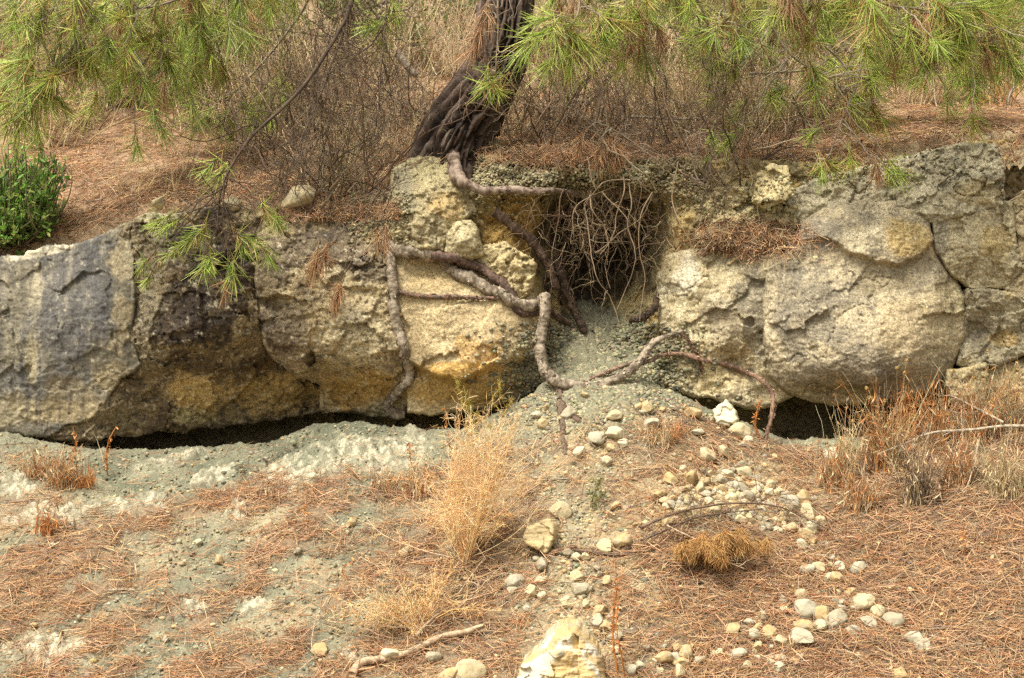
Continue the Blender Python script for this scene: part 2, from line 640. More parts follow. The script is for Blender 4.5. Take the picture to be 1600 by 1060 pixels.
# ------------------------------------------------------------------ rocks and the earth bank: depth relief with real thickness
SB_X0, SB_Y0, SB_S = -100, 160, 2.0
SURF = np.full((330, 905), 9.0)


def surf_put(px, py, y):
    ix = np.clip(((px - SB_X0) / SB_S).astype(int), 0, SURF.shape[1] - 1)
    iy = np.clip(((py - SB_Y0) / SB_S).astype(int), 0, SURF.shape[0] - 1)
    np.minimum.at(SURF, (iy.ravel(), ix.ravel()), y.ravel())


def surf(px, py, r=3):
    """front of the cliff near a photo pixel (nearest face within r cells)"""
    px, py = np.atleast_1d(px).astype(float), np.atleast_1d(py).astype(float)
    out = []
    for a, b in zip(px, py):
        i, j = int((b - SB_Y0) / SB_S), int((a - SB_X0) / SB_S)
        w = SURF[max(i - r, 0):i + r + 1, max(j - r, 0):j + r + 1]
        w = w[w < 8]
        out.append(np.percentile(w, 25) if w.size else .3)
    return np.array(out)


def relief(name, label, cat, outline, ctrl, colfn, mat=M_rock, step=1.7, R=14., edge=.22, owarp=5., n=(.022, .010, .004), facet=(0, 6.), chips=(0.004, 26.),
           seed=0, back=.4, kind=None, group=None, extra=None):
    o = np.array(outline, float)
    xs = np.arange(o[:, 0].min() - 8, o[:, 0].max() + 8, step)
    ys = np.arange(o[:, 1].min() - 8, o[:, 1].max() + 8, step)
    gx, gy = np.meshgrid(xs, ys)
    q0 = pt3((gx - 800) / 320, 0 * gx, (530 - gy) / 320)
    sd = sdist(outline, gx, gy) + 3.5 + owarp * fbm(q0 * 9, 4, seed + 60) * 1.3
    ins = sd > 0
    y = rbf(ctrl, gx, gy) / 100.
    R = R * .55
    edge = edge * .38
    t = np.clip(sd / R, 0, 1)
    y = y + edge * (1 - np.sqrt(np.clip(1 - (1 - t) ** 2, 0, 1)))
    q = q0.copy()
    q[..., 1] = y
    qs = q + seed * 3.1
    y = y - n[0] * fbm(qs * 4.5, 3, seed) - n[1] * .3 * ridged(qs * 9, 3, seed + 1) - n[2] * 1.1 * fbm(qs * 38, 4, seed + 2, .6)
    y = y + n[1] * .35 * sstep(.25, .6, fbm(qs * 17, 4, seed + 6, .6))                      # pits
    y = y - n[1] * .45 * ridged(qs * np.array([5, 5, 24]), 3, seed + 12)                    # bedding
    ck = np.abs(fbm(qs * np.array([3.2, 3, 4.2]), 4, seed + 14))
    y = y + n[1] * 1.6 * np.exp(-(ck / .014) ** 2) * sstep(.0, .3, fbm(qs * 2.3, 2, seed + 15))   # cracks
    w = qs * np.array([1, 1, 1.3]) + .07 * fbm(qs * 7, 3, seed + 8)[..., None]
    y = y - facet[0] * voro(w * facet[1], seed + 3)[2]
    w = w + .025 * fbm(qs * 22, 2, seed + 9)[..., None]
    y = y - n[1] * .5 * voro(w * 15 * np.array([1, 1, 1.5]), seed + 5)[2]
    y = y - n[2] * .6 * voro(w * 40 * np.array([1, 1, 1.4]), seed + 7)[2]
    if chips[0] > 0:
        f1, f2, fac, idr = voro(qs * chips[1], seed + 4)
        y = y - chips[0] * (fac * 1.4 + .5 - f1)
    if extra is not None:
        y = y + extra(gx, gy, q, seed)
    V = P(gx, gy, y)
    C = colfn(gx, gy, qs)
    ny, nx = gx.shape
    i = np.arange(ny - 1)[:, None] * nx + np.arange(nx - 1)[None, :]
    ok = ins[:-1, :-1] & ins[1:, :-1] & ins[:-1, 1:] & ins[1:, 1:]
    F = np.stack([i, i + nx, i + nx + 1, i + 1], -1)[ok]
    used = np.unique(F)
    mp = np.full(ny * nx, -1)
    mp[used] = np.arange(len(used))
    F = mp[F]
    Vv = V.reshape(-1, 3)[used]
    Cc = C.reshape(-1, 3)[used]
    surf_put(gx.ravel()[used], gy.ravel()[used], Vv[:, 1])
    # skirt to the back and a closing back face
    E = np.concatenate([F[:, [0, 1]], F[:, [1, 2]], F[:, [2, 3]], F[:, [3, 0]]])
    key = np.sort(E, 1)
    u, idx, cnt = np.unique(key, axis=0, return_index=True, return_counts=True)
    be = E[idx[cnt == 1]]
    bv = np.unique(be)
    m2 = np.full(len(Vv), -1)
    m2[bv] = np.arange(len(bv)) + len(Vv)
    cen = Vv[bv].mean(0)
    Bk = Vv[bv].copy()
    Bk[:, 0] = cen[0] + (Bk[:, 0] - cen[0]) * .93
    Bk[:, 2] = cen[2] + (Bk[:, 2] - cen[2]) * .93
    Bk[:, 1] = np.maximum(Bk[:, 1] + .05, back)
    F2 = np.stack([be[:, 0], m2[be[:, 0]], m2[be[:, 1]], be[:, 1]], 1)
    cid = len(Vv) + len(bv)
    F3 = np.stack([m2[be[:, 0]], np.full(len(be), cid), np.full(len(be), cid), m2[be[:, 1]]], 1)
    F3[:, 2] = F3[:, 3]
    VV = np.concatenate([Vv, Bk, [[cen[0], back + .05, cen[2]]]])
    CC = np.concatenate([Cc, Cc[bv], Cc[:1]])
    ob = mesh_np(name, VV, np.concatenate([F, F2]), mat, CC)
    if kind:
        tag(ob, label, kind=kind)
    else:
        tag(ob, label, cat, group)
    return ob


def rockcol(base, mott=(), zones=(), seed=0, speck=.45, streak=0):
    """base albedo, (colour, frequency, lo, hi, strength) mottles, ragged zones"""

    def fn(px, py, q):
        C = np.zeros(px.shape + (3,)) + base
        for k, (c, f, lo, hi, s) in enumerate(mott):
            C = mixc(C, c, sstep(lo, hi, fbm(q * f, 5, seed + 90 + k, .6)) * s)
        for k, z in enumerate(zones):
            C = zone(C, px, py, q, *z[:5], **dict(z[5] if len(z) > 5 else {}, seed=seed + k))
        d = fbm(q * np.array([34, 34, 44]), 4, seed + 31, .65)
        C = mixc(C, np.array([.06, .05, .04]), sstep(.16, .5, d) * speck)
        C = mixc(C, S(226, 212, 176), sstep(.22, .55, fbm(q * 30, 4, seed + 33, .65)) * speck * .7)
        if streak:
            v = fbm(q * np.array([26, 20, 2.2]) + .5 * fbm(q * 4, 2, seed + 35)[..., None], 4, seed + 34)
            C = mixc(C, S(74, 72, 70), sstep(.05, .5, v) * streak)
            C = mixc(C, S(182, 170, 142), sstep(.12, .55, -v) * streak * .8)
        # pale and dark grains
        g = noise(q * 110, seed + 5)
        C = C * (1 + .22 * g[..., None])
        return C

    return fn


# --- earth bank behind everything, with the washed-out hollow under the pine
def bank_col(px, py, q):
    C = np.zeros(px.shape + (3,)) + S(176, 156, 108)
    C = mixc(C, S(150, 136, 98), sstep(-.2, .4, fbm(q * 6, 4, 61)))
    C = mixc(C, S(206, 176, 112), sstep(.1, .5, fbm(q * 9, 4, 62)) * .7)
    C = zone(C, px, py, q, 880, 275, 190, 34, S(150, 142, 112), s=.9, seed=3)
    C = zone(C, px, py, q, 940, 555, 95, 65, S(140, 142, 112), s=.95, seed=4)
    C = zone(C, px, py, q, 800, 360, 60, 70, S(176, 138, 68), s=.7, seed=5)
    C = zone(C, px, py, q, 930, 390, 95, 120, S(58, 45, 32), s=.9, seed=6)  # dark humus, deepened with the hollow's shade painted into the earth
    C = zone(C, px, py, q, 585, 320, 60, 50, S(190, 176, 136), s=.8, seed=7)
    C = zone(C, px, py, q, 1150, 330, 70, 60, S(200, 180, 126), s=.8, seed=8)
    C = zone(C, px, py, q, 1585, 290, 30, 60, S(120, 104, 78), s=.8, seed=9)
    C = zone(C, px, py, q, 300, 680, 260, 40, S(150, 134, 100), s=.85, seed=10)
    C = zone(C, px, py, q, 1310, 660, 150, 40, S(150, 134, 100), s=.85, seed=11)
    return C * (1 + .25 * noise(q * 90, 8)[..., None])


def bank_extra(px, py, q, seed):
    # clods where the bank is crumbling
    f1, f2, fac, idr = voro(q * 24, 71)
    g1, g2, gf, gi = voro(q * 11, 72)
    m = np.exp(-(((px - 880) / 230) ** 4 + ((py - 275) / 34) ** 4)) + np.exp(-(((px - 935) / 110) ** 4 + ((py - 560) / 60) ** 4)) + .5
    return -m * (.035 * (.6 - f1) + .016 * fac + .02 * gf)


BANK = [(-100, 300, 60), (-100, 700, 95), (200, 350, 50), (200, 690, 72), (450, 330, 45), (450, 680, 82), (560, 330, 38), (590, 380, 38), (600, 690, 72), (720, 680, 62),
        (640, 230, 40), (700, 300, 30), (760, 250, 26), (760, 290, 14), (800, 310, 20), (770, 340, 24), (800, 370, 18), (830, 420, 20), (850, 350, 40), (870, 310, 40),
        (850, 250, 24), (850, 285, 10), (930, 250, 26), (930, 285, 14), (990, 250, 28), (1000, 290, 16), (880, 340, 75), (920, 320, 80), (930, 400, 110), (960, 340, 105), (1000, 320, 85),
        (1030, 290, 24), (1010, 380, 70), (1030, 400, 34), (1050, 350, 22), (1060, 300, 22), (990, 470, 48), (940, 490, 58), (900, 470, 70), (870, 460, 50), (850, 480, 26),
        (880, 530, 34), (940, 530, 36), (1000, 530, 28), (1030, 490, 24), (860, 580, 20), (930, 590, 14), (1010, 590, 14), (1045, 560, 18), (930, 650, 14), (1050, 640, 22),
        (1100, 300, 26), (1120, 380, 24), (1100, 250, 32), (1200, 260, 34), (1150, 320, 22), (1230, 330, 26), (1300, 300, 40), (1330, 260, 42), (1300, 660, 70), (1200, 660, 62), (1400, 660, 66), (1500, 300, 40), (1580, 260, 42), (1590, 320, 46),
        (1500, 650, 55), (1680, 300, 45), (1680, 650, 50), (1400, 500, 60), (300, 500, 90), (480, 500, 90), (700, 500, 40), (1200, 500, 50)]
bank_outline = [(-90, 425), (0, 412), (110, 392), (190, 362), (240, 345), (330, 339), (450, 335), (560, 331), (600, 309), (628, 268), (652, 250), (740, 244), (860, 246), (1000, 250),
                (1090, 252), (1200, 252), (1290, 256), (1380, 246), (1450, 236), (1520, 224), (1570, 214), (1690, 208), (1690, 740), (-90, 740)]
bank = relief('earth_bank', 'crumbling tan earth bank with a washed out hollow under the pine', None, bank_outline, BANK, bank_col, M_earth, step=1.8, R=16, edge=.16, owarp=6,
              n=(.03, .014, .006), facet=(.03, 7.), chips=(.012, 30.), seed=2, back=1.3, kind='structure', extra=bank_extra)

GREYB = S(118, 108, 88)
# --- the ledge, block by block
relief('rock_slab', 'smooth grey slanting rock slab with pale vertical streaks at the left end of the ledge', 'rock',
       [(-70, 418), (0, 403), (60, 393), (120, 381), (178, 363), (192, 352), (207, 350), (211, 420), (207, 520), (216, 566), (186, 592), (165, 640), (112, 662), (62, 682), (0, 676), (-70, 690)],
       [(-60, 420, 14), (60, 400, 13), (190, 360, 12), (-60, 530, 4), (0, 480, 5), (100, 480, 3), (195, 460, 1), (0, 560, 1), (190, 540, 0), (100, 590, 3), (150, 600, 5), (0, 640, 2), (60, 670, 5), (110, 650, 5), (-60, 680, 5)],
       rockcol(S(120, 112, 92), [(S(112, 106, 94), 5, -.2, .4, .7), (S(166, 154, 124), 9, .1, .6, .5)],
               [(105, 480, 62, 120, S(106, 102, 96), dict(s=.8, warp=.8, freq=5)), (40, 600, 40, 60, S(108, 106, 102), dict(s=.6)), (150, 430, 26, 90, S(94, 92, 90), dict(s=.6)),
                (56, 470, 9, 150, S(176, 164, 132), dict(s=.55, warp=1.1, ang=4)), (190, 460, 14, 120, S(170, 154, 120), dict(s=.8, warp=1.2, ang=1)), (90, 640, 80, 22, S(170, 150, 108), dict(s=.7)), (170, 590, 30, 26, S(156, 138, 100), dict(s=.7)),
                (62, 395, 70, 7, S(214, 202, 170), dict(s=.85, ang=-11)), (25, 640, 60, 30, S(160, 146, 112), dict(s=.7)), (110, 620, 50, 30, S(150, 134, 100), dict(s=.6)), (52, 560, 6, 80, S(178, 162, 118), dict(s=.4, warp=1.))], 1, .5, .5),
       M_slab, R=7, edge=.09, owarp=8, n=(.016, .006, .003), chips=(.002, 30), facet=(.014, 5.), seed=11)

relief('rock_block', 'black stained rock block with a deep dark overhang beside the grey slab', 'rock',
       [(150, 400), (196, 352), (232, 334), (292, 330), (350, 326), (392, 324), (402, 345), (398, 400), (404, 480), (416, 540), (446, 575), (502, 604), (512, 640), (430, 656), (330, 668), (250, 674), (130, 690), (84, 690), (64, 682), (118, 657), (140, 602), (150, 562), (150, 450)],
       [(165, 420, 16), (160, 500, 16), (165, 570, 16), (205, 365, 9), (222, 345, 11), (300, 335, 14), (380, 330, 16), (230, 380, 6), (300, 400, 4), (380, 400, 4), (230, 460, 2), (300, 460, -3), (380, 480, 0), (210, 540, 2), (250, 545, -3), (310, 535, -6), (370, 530, -2), (400, 520, 4),
        (230, 572, 8), (300, 558, 4), (370, 552, 12), (220, 605, 14), (300, 588, 18), (300, 615, 22), (390, 585, 26), (450, 600, 32), (160, 640, 6), (220, 645, 18), (300, 640, 26), (400, 640, 38), (480, 630, 42), (110, 675, 7), (200, 678, 22), (330, 667, 40), (430, 655, 46)],
       rockcol(S(150, 130, 94), [(S(96, 80, 62), 6, -.25, .35, .8), (S(70, 58, 48), 14, .05, .5, .8), (S(188, 166, 120), 20, .2, .6, .6)],
               [(330, 440, 70, 90, S(58, 49, 42), dict(s=.75, warp=.8)), (270, 500, 80, 45, S(70, 58, 48), dict(s=.7, warp=.8)), (270, 365, 55, 25, S(68, 60, 54), dict(s=.7)), (235, 440, 30, 40, S(160, 146, 116), dict(s=.6)),
                (310, 612, 46, 34, S(214, 180, 116), dict(s=.85, warp=.7)), (300, 650, 40, 16, S(206, 190, 140), dict(s=.8)), (430, 610, 70, 40, S(186, 154, 94), dict(s=.8)), (190, 625, 50, 40, S(120, 104, 76), dict(s=.6)), (300, 575, 110, 22, S(96, 78, 50), dict(s=.45, warp=.8)), (222, 450, 40, 120, S(158, 144, 114), dict(s=.75, warp=.8)), (160, 650, 70, 40, S(150, 134, 102), dict(s=.7)), (255, 341, 54, 9, S(206, 194, 152), dict(s=.8, warp=.6)), (420, 560, 40, 30, S(90, 70, 44), dict(s=.6))], 2, .85),  # includes a pale zone painting the highlight along the block's top edge
       R=12, edge=.16, n=(.03, .02, .007), facet=(.04, 6.), chips=(.007, 30.), seed=12)

relief('rock_block', 'brown weathered rock block between the vertical dark joint and the long hanging root', 'rock',
       [(399, 338), (420, 328), (480, 326), (540, 330), (590, 332), (616, 350), (626, 385), (622, 440), (630, 540), (642, 600), (646, 642), (600, 648), (540, 643), (505, 641), (498, 602), (468, 586), (430, 562), (415, 540), (402, 470), (397, 400)],
       [(430, 340, 18), (520, 340, 18), (590, 350, 16), (420, 390, 6), (500, 390, 3), (580, 400, 3), (440, 440, -2), (520, 460, -6), (600, 450, 0), (420, 490, -3), (460, 520, -9), (520, 530, -8), (590, 520, -4),
        (435, 556, -4), (480, 575, -2), (540, 570, -2), (600, 570, 0), (500, 595, 16), (550, 598, 17), (610, 605, 12), (540, 640, 26), (620, 640, 20)],
       rockcol(S(172, 152, 112), [(S(122, 104, 80), 5, -.15, .4, .7), (S(82, 70, 58), 9, .1, .5, .8), (S(206, 188, 146), 16, .15, .6, .7)],
               [(500, 390, 80, 40, S(98, 86, 74), dict(s=.65, warp=.8)), (430, 480, 40, 70, S(96, 82, 66), dict(s=.7, warp=.8)), (555, 500, 18, 18, S(100, 96, 92), dict(s=.8)), (560, 460, 60, 50, S(190, 172, 132), dict(s=.6)),
                (555, 530, 70, 40, S(196, 180, 140), dict(s=.7)), (560, 610, 60, 30, S(184, 146, 78), dict(s=.8)), (590, 350, 30, 24, S(186, 170, 134), dict(s=.8)), (575, 420, 40, 22, S(96, 84, 70), dict(s=.7)), (600, 640, 30, 14, S(170, 158, 120), dict(s=.7)), (440, 560, 60, 26, S(96, 76, 50), dict(s=.6)), (500, 425, 50, 10, S(200, 184, 144), dict(s=.6)), (560, 345, 40, 16, S(196, 184, 156), dict(s=.6))], 3, .8),
       R=13, edge=.18, n=(.028, .016, .006), facet=(.04, 6.), chips=(.006, 30.), seed=13)


def tan_step(px, py, q, seed):
    ln = np.interp(px, [615, 650, 690, 720, 750, 780, 840], [548, 572, 590, 590, 580, 566, 552]) + 7 * fbm(q * 10, 3, 99)
    return .10 * sstep(-3, 8, py - ln)


relief('rock_block', 'fresh ochre tan rock face framed by the looping roots', 'rock',
       [(612, 392), (660, 400), (720, 404), (790, 425), (832, 458), (842, 500), (838, 560), (838, 600), (805, 626), (745, 642), (640, 644), (630, 600), (620, 500)],
       [(640, 405, 6), (720, 410, 8), (800, 440, 6), (640, 450, 0), (700, 460, -3), (780, 480, 0), (640, 520, -3), (700, 530, -8), (770, 530, -9), (825, 500, 5), (825, 560, 5), (640, 560, -4), (700, 575, -10), (770, 560, -9), (700, 610, -5), (780, 600, -4), (660, 610, -3), (700, 638, 2), (800, 615, 4)],
       rockcol(S(200, 178, 134), [(S(172, 150, 108), 5, -.1, .4, .6), (S(222, 204, 156), 12, .1, .6, .6)],
               [(745, 548, 48, 20, S(196, 154, 88), dict(s=.6, warp=.8)), (700, 578, 90, 14, S(210, 164, 78), dict(s=.7)), (730, 610, 100, 26, S(172, 138, 72), dict(s=.85)), (650, 560, 26, 30, S(120, 104, 72), dict(s=.5)), (800, 600, 40, 30, S(160, 136, 84), dict(s=.7)), (690, 440, 60, 20, S(176, 150, 100), dict(s=.5))], 4),
       R=9, edge=.16, n=(.020, .007, .0025), facet=(.022, 5.), chips=(.0018, 24.), seed=14, extra=tan_step)

relief('boulder', 'rounded tan boulder directly under the leaning pine trunk', 'rock',
       [(608, 310), (616, 266), (640, 246), (692, 244), (716, 262), (720, 290), (742, 328), (722, 345), (703, 368), (694, 394), (640, 390), (612, 376), (604, 345)],
       [(640, 255, 20), (690, 255, 20), (630, 290, 8), (670, 290, 4), (710, 300, 8), (620, 340, 2), (660, 335, -4), (700, 330, 0), (630, 370, 0), (670, 375, -4), (735, 325, 12)],
       rockcol(S(180, 164, 124), [(S(146, 134, 102), 6, -.1, .4, .7), (S(212, 194, 142), 14, .1, .6, .7)], [(660, 265, 40, 22, S(196, 182, 134), dict(s=.7)), (632, 300, 16, 40, S(150, 142, 118), dict(s=.6)), (700, 320, 30, 30, S(186, 152, 88), dict(s=.5))], 5),
       R=16, edge=.2, n=(.022, .014, .006), facet=(.022, 9.), chips=(.009, 26.), seed=15)
relief('boulder', 'small egg shaped tan boulder wedged above the looping root', 'rock',
       [(694, 396), (700, 366), (713, 349), (736, 345), (749, 360), (753, 398), (736, 408), (706, 406)], [(722, 360, -4), (722, 378, -9), (720, 400, -4), (744, 380, -3), (700, 385, -3)],
       rockcol(S(180, 166, 126), [(S(150, 132, 96), 8, -.1, .4, .7), (S(206, 190, 142), 18, .1, .6, .7)], (), 6), R=16, edge=.2, owarp=3, n=(.012, .008, .005), facet=(.012, 12.), seed=16)
relief('boulder', 'knobbly tan boulder tucked above the bend of the looping root', 'rock',
       [(752, 388), (790, 378), (814, 396), (838, 415), (834, 452), (812, 470), (772, 450), (744, 418)], [(775, 400, 2), (800, 420, -2), (820, 440, 0), (790, 445, 1)],
       rockcol(S(182, 164, 120), [(S(160, 140, 98), 8, -.1, .4, .7), (S(214, 194, 140), 16, .1, .6, .7)], (), 7), R=16, edge=.2, owarp=5, n=(.016, .014, .008), facet=(.03, 12.), chips=(.012, 26.), seed=17)

relief('rock_block', 'pale cream rock with broken white face right of the hollow', 'rock',
       [(1026, 432), (1042, 405), (1064, 394), (1100, 386), (1160, 380), (1218, 392), (1218, 470), (1210, 540), (1222, 592), (1236, 618), (1180, 640), (1120, 626), (1085, 616), (1046, 602), (1042, 560), (1032, 500)],
       [(1060, 405, 14), (1120, 395, 16), (1200, 405, 11), (1050, 440, 12), (1090, 450, 6), (1150, 460, 6), (1200, 470, 9), (1050, 500, 14), (1090, 520, 8), (1150, 510, 3), (1180, 540, 8), (1060, 560, 14), (1120, 548, 6), (1140, 570, 14), (1190, 560, 10), (1080, 590, 10), (1140, 600, 8), (1200, 610, 14), (1030, 450, 24)],
       rockcol(S(192, 176, 138), [(S(164, 146, 106), 6, -.1, .4, .7), (S(222, 208, 166), 12, .1, .5, .8)],
               [(1075, 440, 34, 34, S(216, 206, 176), dict(s=.7, warp=.7)), (1130, 500, 34, 44, S(150, 136, 110), dict(s=.7)), (1185, 470, 30, 90, S(116, 108, 92), dict(s=.7, warp=.7)), (1130, 550, 60, 16, S(150, 122, 76), dict(s=.5)), (1110, 590, 70, 26, S(196, 174, 124), dict(s=.6))], 8),
       R=14, edge=.18, n=(.03, .009, .004), facet=(.028, 5.), chips=(.003, 26.), seed=18)


def cap_step(px, py, q, seed):
    ln = np.interp(px, [1240, 1290, 1330, 1370, 1410, 1440, 1460], [372, 372, 392, 410, 412, 398, 372]) + 6 * fbm(q * 10, 3, 98)
    return .055 * sstep(-3, 7, py - ln) * (1 - sstep(20, 120, py - ln)) * sstep(1240, 1300, px)


relief('boulder', 'huge grey brown boulder with a capped top and undercut base on the right', 'rock',
       [(1192, 430), (1208, 400), (1248, 384), (1252, 350), (1288, 326), (1360, 310), (1430, 320), (1452, 345), (1463, 395), (1488, 430), (1508, 466), (1511, 520), (1484, 590), (1442, 614), (1390, 628), (1300, 632), (1232, 616), (1205, 588), (1190, 520)],
       [(1300, 330, 16), (1370, 318, 16), (1440, 340, 10), (1290, 360, 4), (1370, 350, 2), (1430, 370, 2), (1250, 400, 8), (1300, 400, 0), (1370, 405, -1), (1440, 410, 4), (1220, 440, 8), (1280, 450, -4), (1350, 460, -7), (1430, 470, -4), (1485, 450, 8), (1215, 510, 3), (1270, 520, -7),
        (1350, 530, -12), (1430, 530, -8), (1495, 510, 10), (1225, 570, 2), (1290, 580, -8), (1360, 590, -10), (1430, 580, -2), (1480, 570, 10), (1250, 605, 8), (1320, 618, 6), (1400, 615, 6), (1455, 600, 12)],
       rockcol(S(184, 168, 134), [(S(140, 129, 106), 5, -.2, .4, .75), (S(96, 86, 72), 10, .15, .55, .7), (S(200, 182, 140), 14, .15, .6, .65)],
               [(1415, 372, 40, 28, S(196, 168, 108), dict(s=.8)), (1350, 375, 40, 20, S(210, 196, 160), dict(s=.5)), (1290, 365, 40, 30, S(120, 112, 98), dict(s=.6)), (1280, 490, 60, 70, S(120, 112, 96), dict(s=.55, warp=.7)), (1420, 510, 50, 50, S(186, 164, 122), dict(s=.6)),
                (1470, 500, 30, 70, S(182, 164, 122), dict(s=.6)), (1380, 440, 60, 20, S(126, 112, 82), dict(s=.6)), (1320, 580, 90, 24, S(126, 116, 98), dict(s=.5)), (1300, 612, 90, 14, S(128, 108, 62), dict(s=.6)), (1500, 470, 10, 40, S(220, 206, 160), dict(s=.6)), (1230, 480, 26, 90, S(104, 98, 86), dict(s=.5, warp=.7))], 9, .6),
       R=18, edge=.26, n=(.03, .008, .004), facet=(.022, 3.4), chips=(.002, 28.), seed=19, extra=cap_step)

relief('rock_block', 'rough grey crumbly rock shelf topping the right end of the ledge', 'rock',
       [(1225, 345), (1232, 300), (1290, 276), (1380, 254), (1440, 240), (1500, 224), (1556, 226), (1569, 262), (1566, 318), (1475, 345), (1445, 345), (1380, 330), (1290, 345)],
       [(1250, 330, 22), (1260, 300, 28), (1340, 290, 24), (1340, 320, 18), (1420, 265, 24), (1420, 310, 14), (1500, 240, 18), (1500, 290, 6), (1550, 250, 10), (1550, 310, 6)],
       rockcol(S(182, 170, 138), [(S(150, 140, 114), 8, -.2, .4, .7), (S(206, 194, 158), 16, .1, .5, .7)], [(1530, 300, 40, 20, S(190, 170, 122), dict(s=.5)), (1470, 270, 60, 30, S(140, 132, 110), dict(s=.5))], 10),
       R=12, edge=.18, n=(.024, .018, .007), facet=(.04, 8.), chips=(.008, 24.), seed=20)
relief('rock_block', 'upright tan rock split by a thin dark crack right of the huge boulder', 'rock',
       [(1456, 345), (1474, 322), (1540, 312), (1580, 316), (1588, 380), (1600, 420), (1570, 450), (1516, 448), (1488, 430), (1466, 395)],
       [(1480, 340, 10), (1500, 380, 6), (1490, 420, 10), (1540, 340, 6), (1550, 390, 2), (1580, 350, 10), (1560, 430, 8), (1520, 430, 9)],
       rockcol(S(184, 170, 134), [(S(158, 142, 106), 6, -.1, .4, .6), (S(208, 192, 146), 14, .1, .6, .6)], [(1470, 360, 14, 40, S(130, 122, 104), dict(s=.7)), (1560, 380, 30, 30, S(176, 152, 96), dict(s=.6))], 11),
       R=9, edge=.2, owarp=3, n=(.018, .01, .004), facet=(.035, 7.), seed=21)
relief('rock_block', 'tan rock cut off by the right picture edge above the cracked lower blocks', 'rock',
       [(1584, 320), (1600, 300), (1690, 290), (1690, 460), (1600, 470), (1572, 452), (1600, 420), (1590, 380)], [(1590, 330, 14), (1640, 380, 6), (1600, 440, 8), (1680, 320, 14)],
       rockcol(S(178, 160, 122), [(S(150, 130, 94), 6, -.1, .4, .6)], (), 12), R=9, edge=.2, owarp=3, n=(.02, .01, .004), facet=(.03, 8.), seed=22)
relief('rock_block', 'blocky grey tan rock with stepped joints under the cracked upright rock', 'rock',
       [(1512, 452), (1572, 455), (1600, 472), (1690, 462), (1690, 565), (1600, 556), (1548, 574), (1496, 570), (1500, 530), (1514, 490)],
       [(1530, 470, 9), (1590, 480, 6), (1530, 510, 16), (1560, 520, 14), (1620, 500, 6), (1600, 540, 9), (1520, 555, 13), (1680, 520, 8)],
       rockcol(S(170, 158, 126), [(S(136, 124, 100), 6, -.1, .4, .7), (S(204, 186, 140), 14, .1, .6, .6)], [(1530, 520, 26, 30, S(120, 110, 90), dict(s=.6)), (1570, 530, 26, 14, S(192, 160, 96), dict(s=.6)), (1600, 450, 40, 18, S(196, 176, 124), dict(s=.6))], 13),
       R=10, edge=.2, owarp=4, n=(.018, .014, .005), facet=(.035, 8.), seed=23)
relief('rock_block', 'small squarish pale rock block propped beside the dark gap', 'rock',
       [(1482, 580), (1540, 571), (1546, 602), (1538, 624), (1490, 628), (1479, 604)], [(1490, 590, 8), (1530, 585, 6), (1510, 610, 6), (1535, 615, 8)],
       rockcol(S(186, 170, 126), [(S(150, 136, 102), 8, -.1, .4, .6)], (), 14), R=9, edge=.2, owarp=3, n=(.01, .008, .004), facet=(.02, 10.), seed=24)
relief('rock_block', 'low tan rock half hidden by dry grass at the far right', 'rock',
       [(1543, 580), (1600, 560), (1690, 568), (1690, 665), (1600, 655), (1545, 650)], [(1560, 600, 14), (1640, 600, 10), (1580, 640, 12), (1680, 640, 12)],
       rockcol(S(180, 160, 116), [(S(150, 132, 98), 7, -.1, .4, .6)], (), 15), R=10, edge=.2, owarp=4, n=(.018, .012, .005), facet=(.02, 8.), seed=25)
relief('rock_block', 'dark brown rock wedged deep under the huge boulder', 'rock',
       [(1435, 622), (1465, 600), (1486, 585), (1484, 632), (1440, 634)], [(1460, 612, 24), (1475, 620, 26)], rockcol(S(126, 108, 74), (), (), 16), R=8, edge=.1, owarp=2, n=(.01, .01, .004), seed=26)
relief('rock_block', 'angular broken cream rock chunk in the rubble above the pale cream rock', 'rock',
       [(1178, 312), (1186, 272), (1205, 258), (1228, 262), (1236, 300), (1226, 312), (1196, 322)], [(1205, 275, 12), (1215, 295, 8), (1190, 305, 10)],
       rockcol(S(208, 190, 140), [(S(176, 156, 108), 8, -.1, .4, .6)], (), 17), R=5, edge=.12, owarp=3, n=(.004, .004, .003), facet=(.07, 6.), chips=(.002, 26.), seed=27)
relief('rock_block', 'jumbled cream rubble rock right of the hollow rim', 'rock',
       [(1092, 330), (1120, 300), (1170, 290), (1190, 318), (1240, 322), (1250, 350), (1235, 388), (1160, 386), (1100, 392), (1086, 360)],
       [(1110, 330, 20), (1160, 310, 20), (1110, 370, 14), (1160, 350, 14), (1220, 350, 16), (1200, 380, 14)],
       rockcol(S(204, 186, 138), [(S(170, 150, 106), 8, -.1, .4, .7), (S(224, 210, 164), 16, .1, .5, .7)], [(1230, 370, 40, 20, S(150, 130, 100), dict(s=.5))], 18),
       R=12, edge=.18, owarp=8, n=(.02, .016, .008), facet=(.045, 12.), chips=(.014, 26.), seed=28)

# ------------------------------------------------------------------ pine tree
def jit(n, s=1.):
    return rng.normal(size=(n, 3)) * s


def pick(cols, n, var=.14):
    cols = np.array(cols)
    c = cols[rng.integers(0, len(cols), n)]
    return np.clip(c * (1 + var * rng.normal(size=(n, 1))) * (1 + .05 * rng.normal(size=(n, 3))), .004, .95)


TB = P(702, 236, .34)
pine = thing('pine_tree', 'leaning pine with dark furrowed trunk, exposed looping roots and overhanging needle boughs', 'tree', tuple(TB))


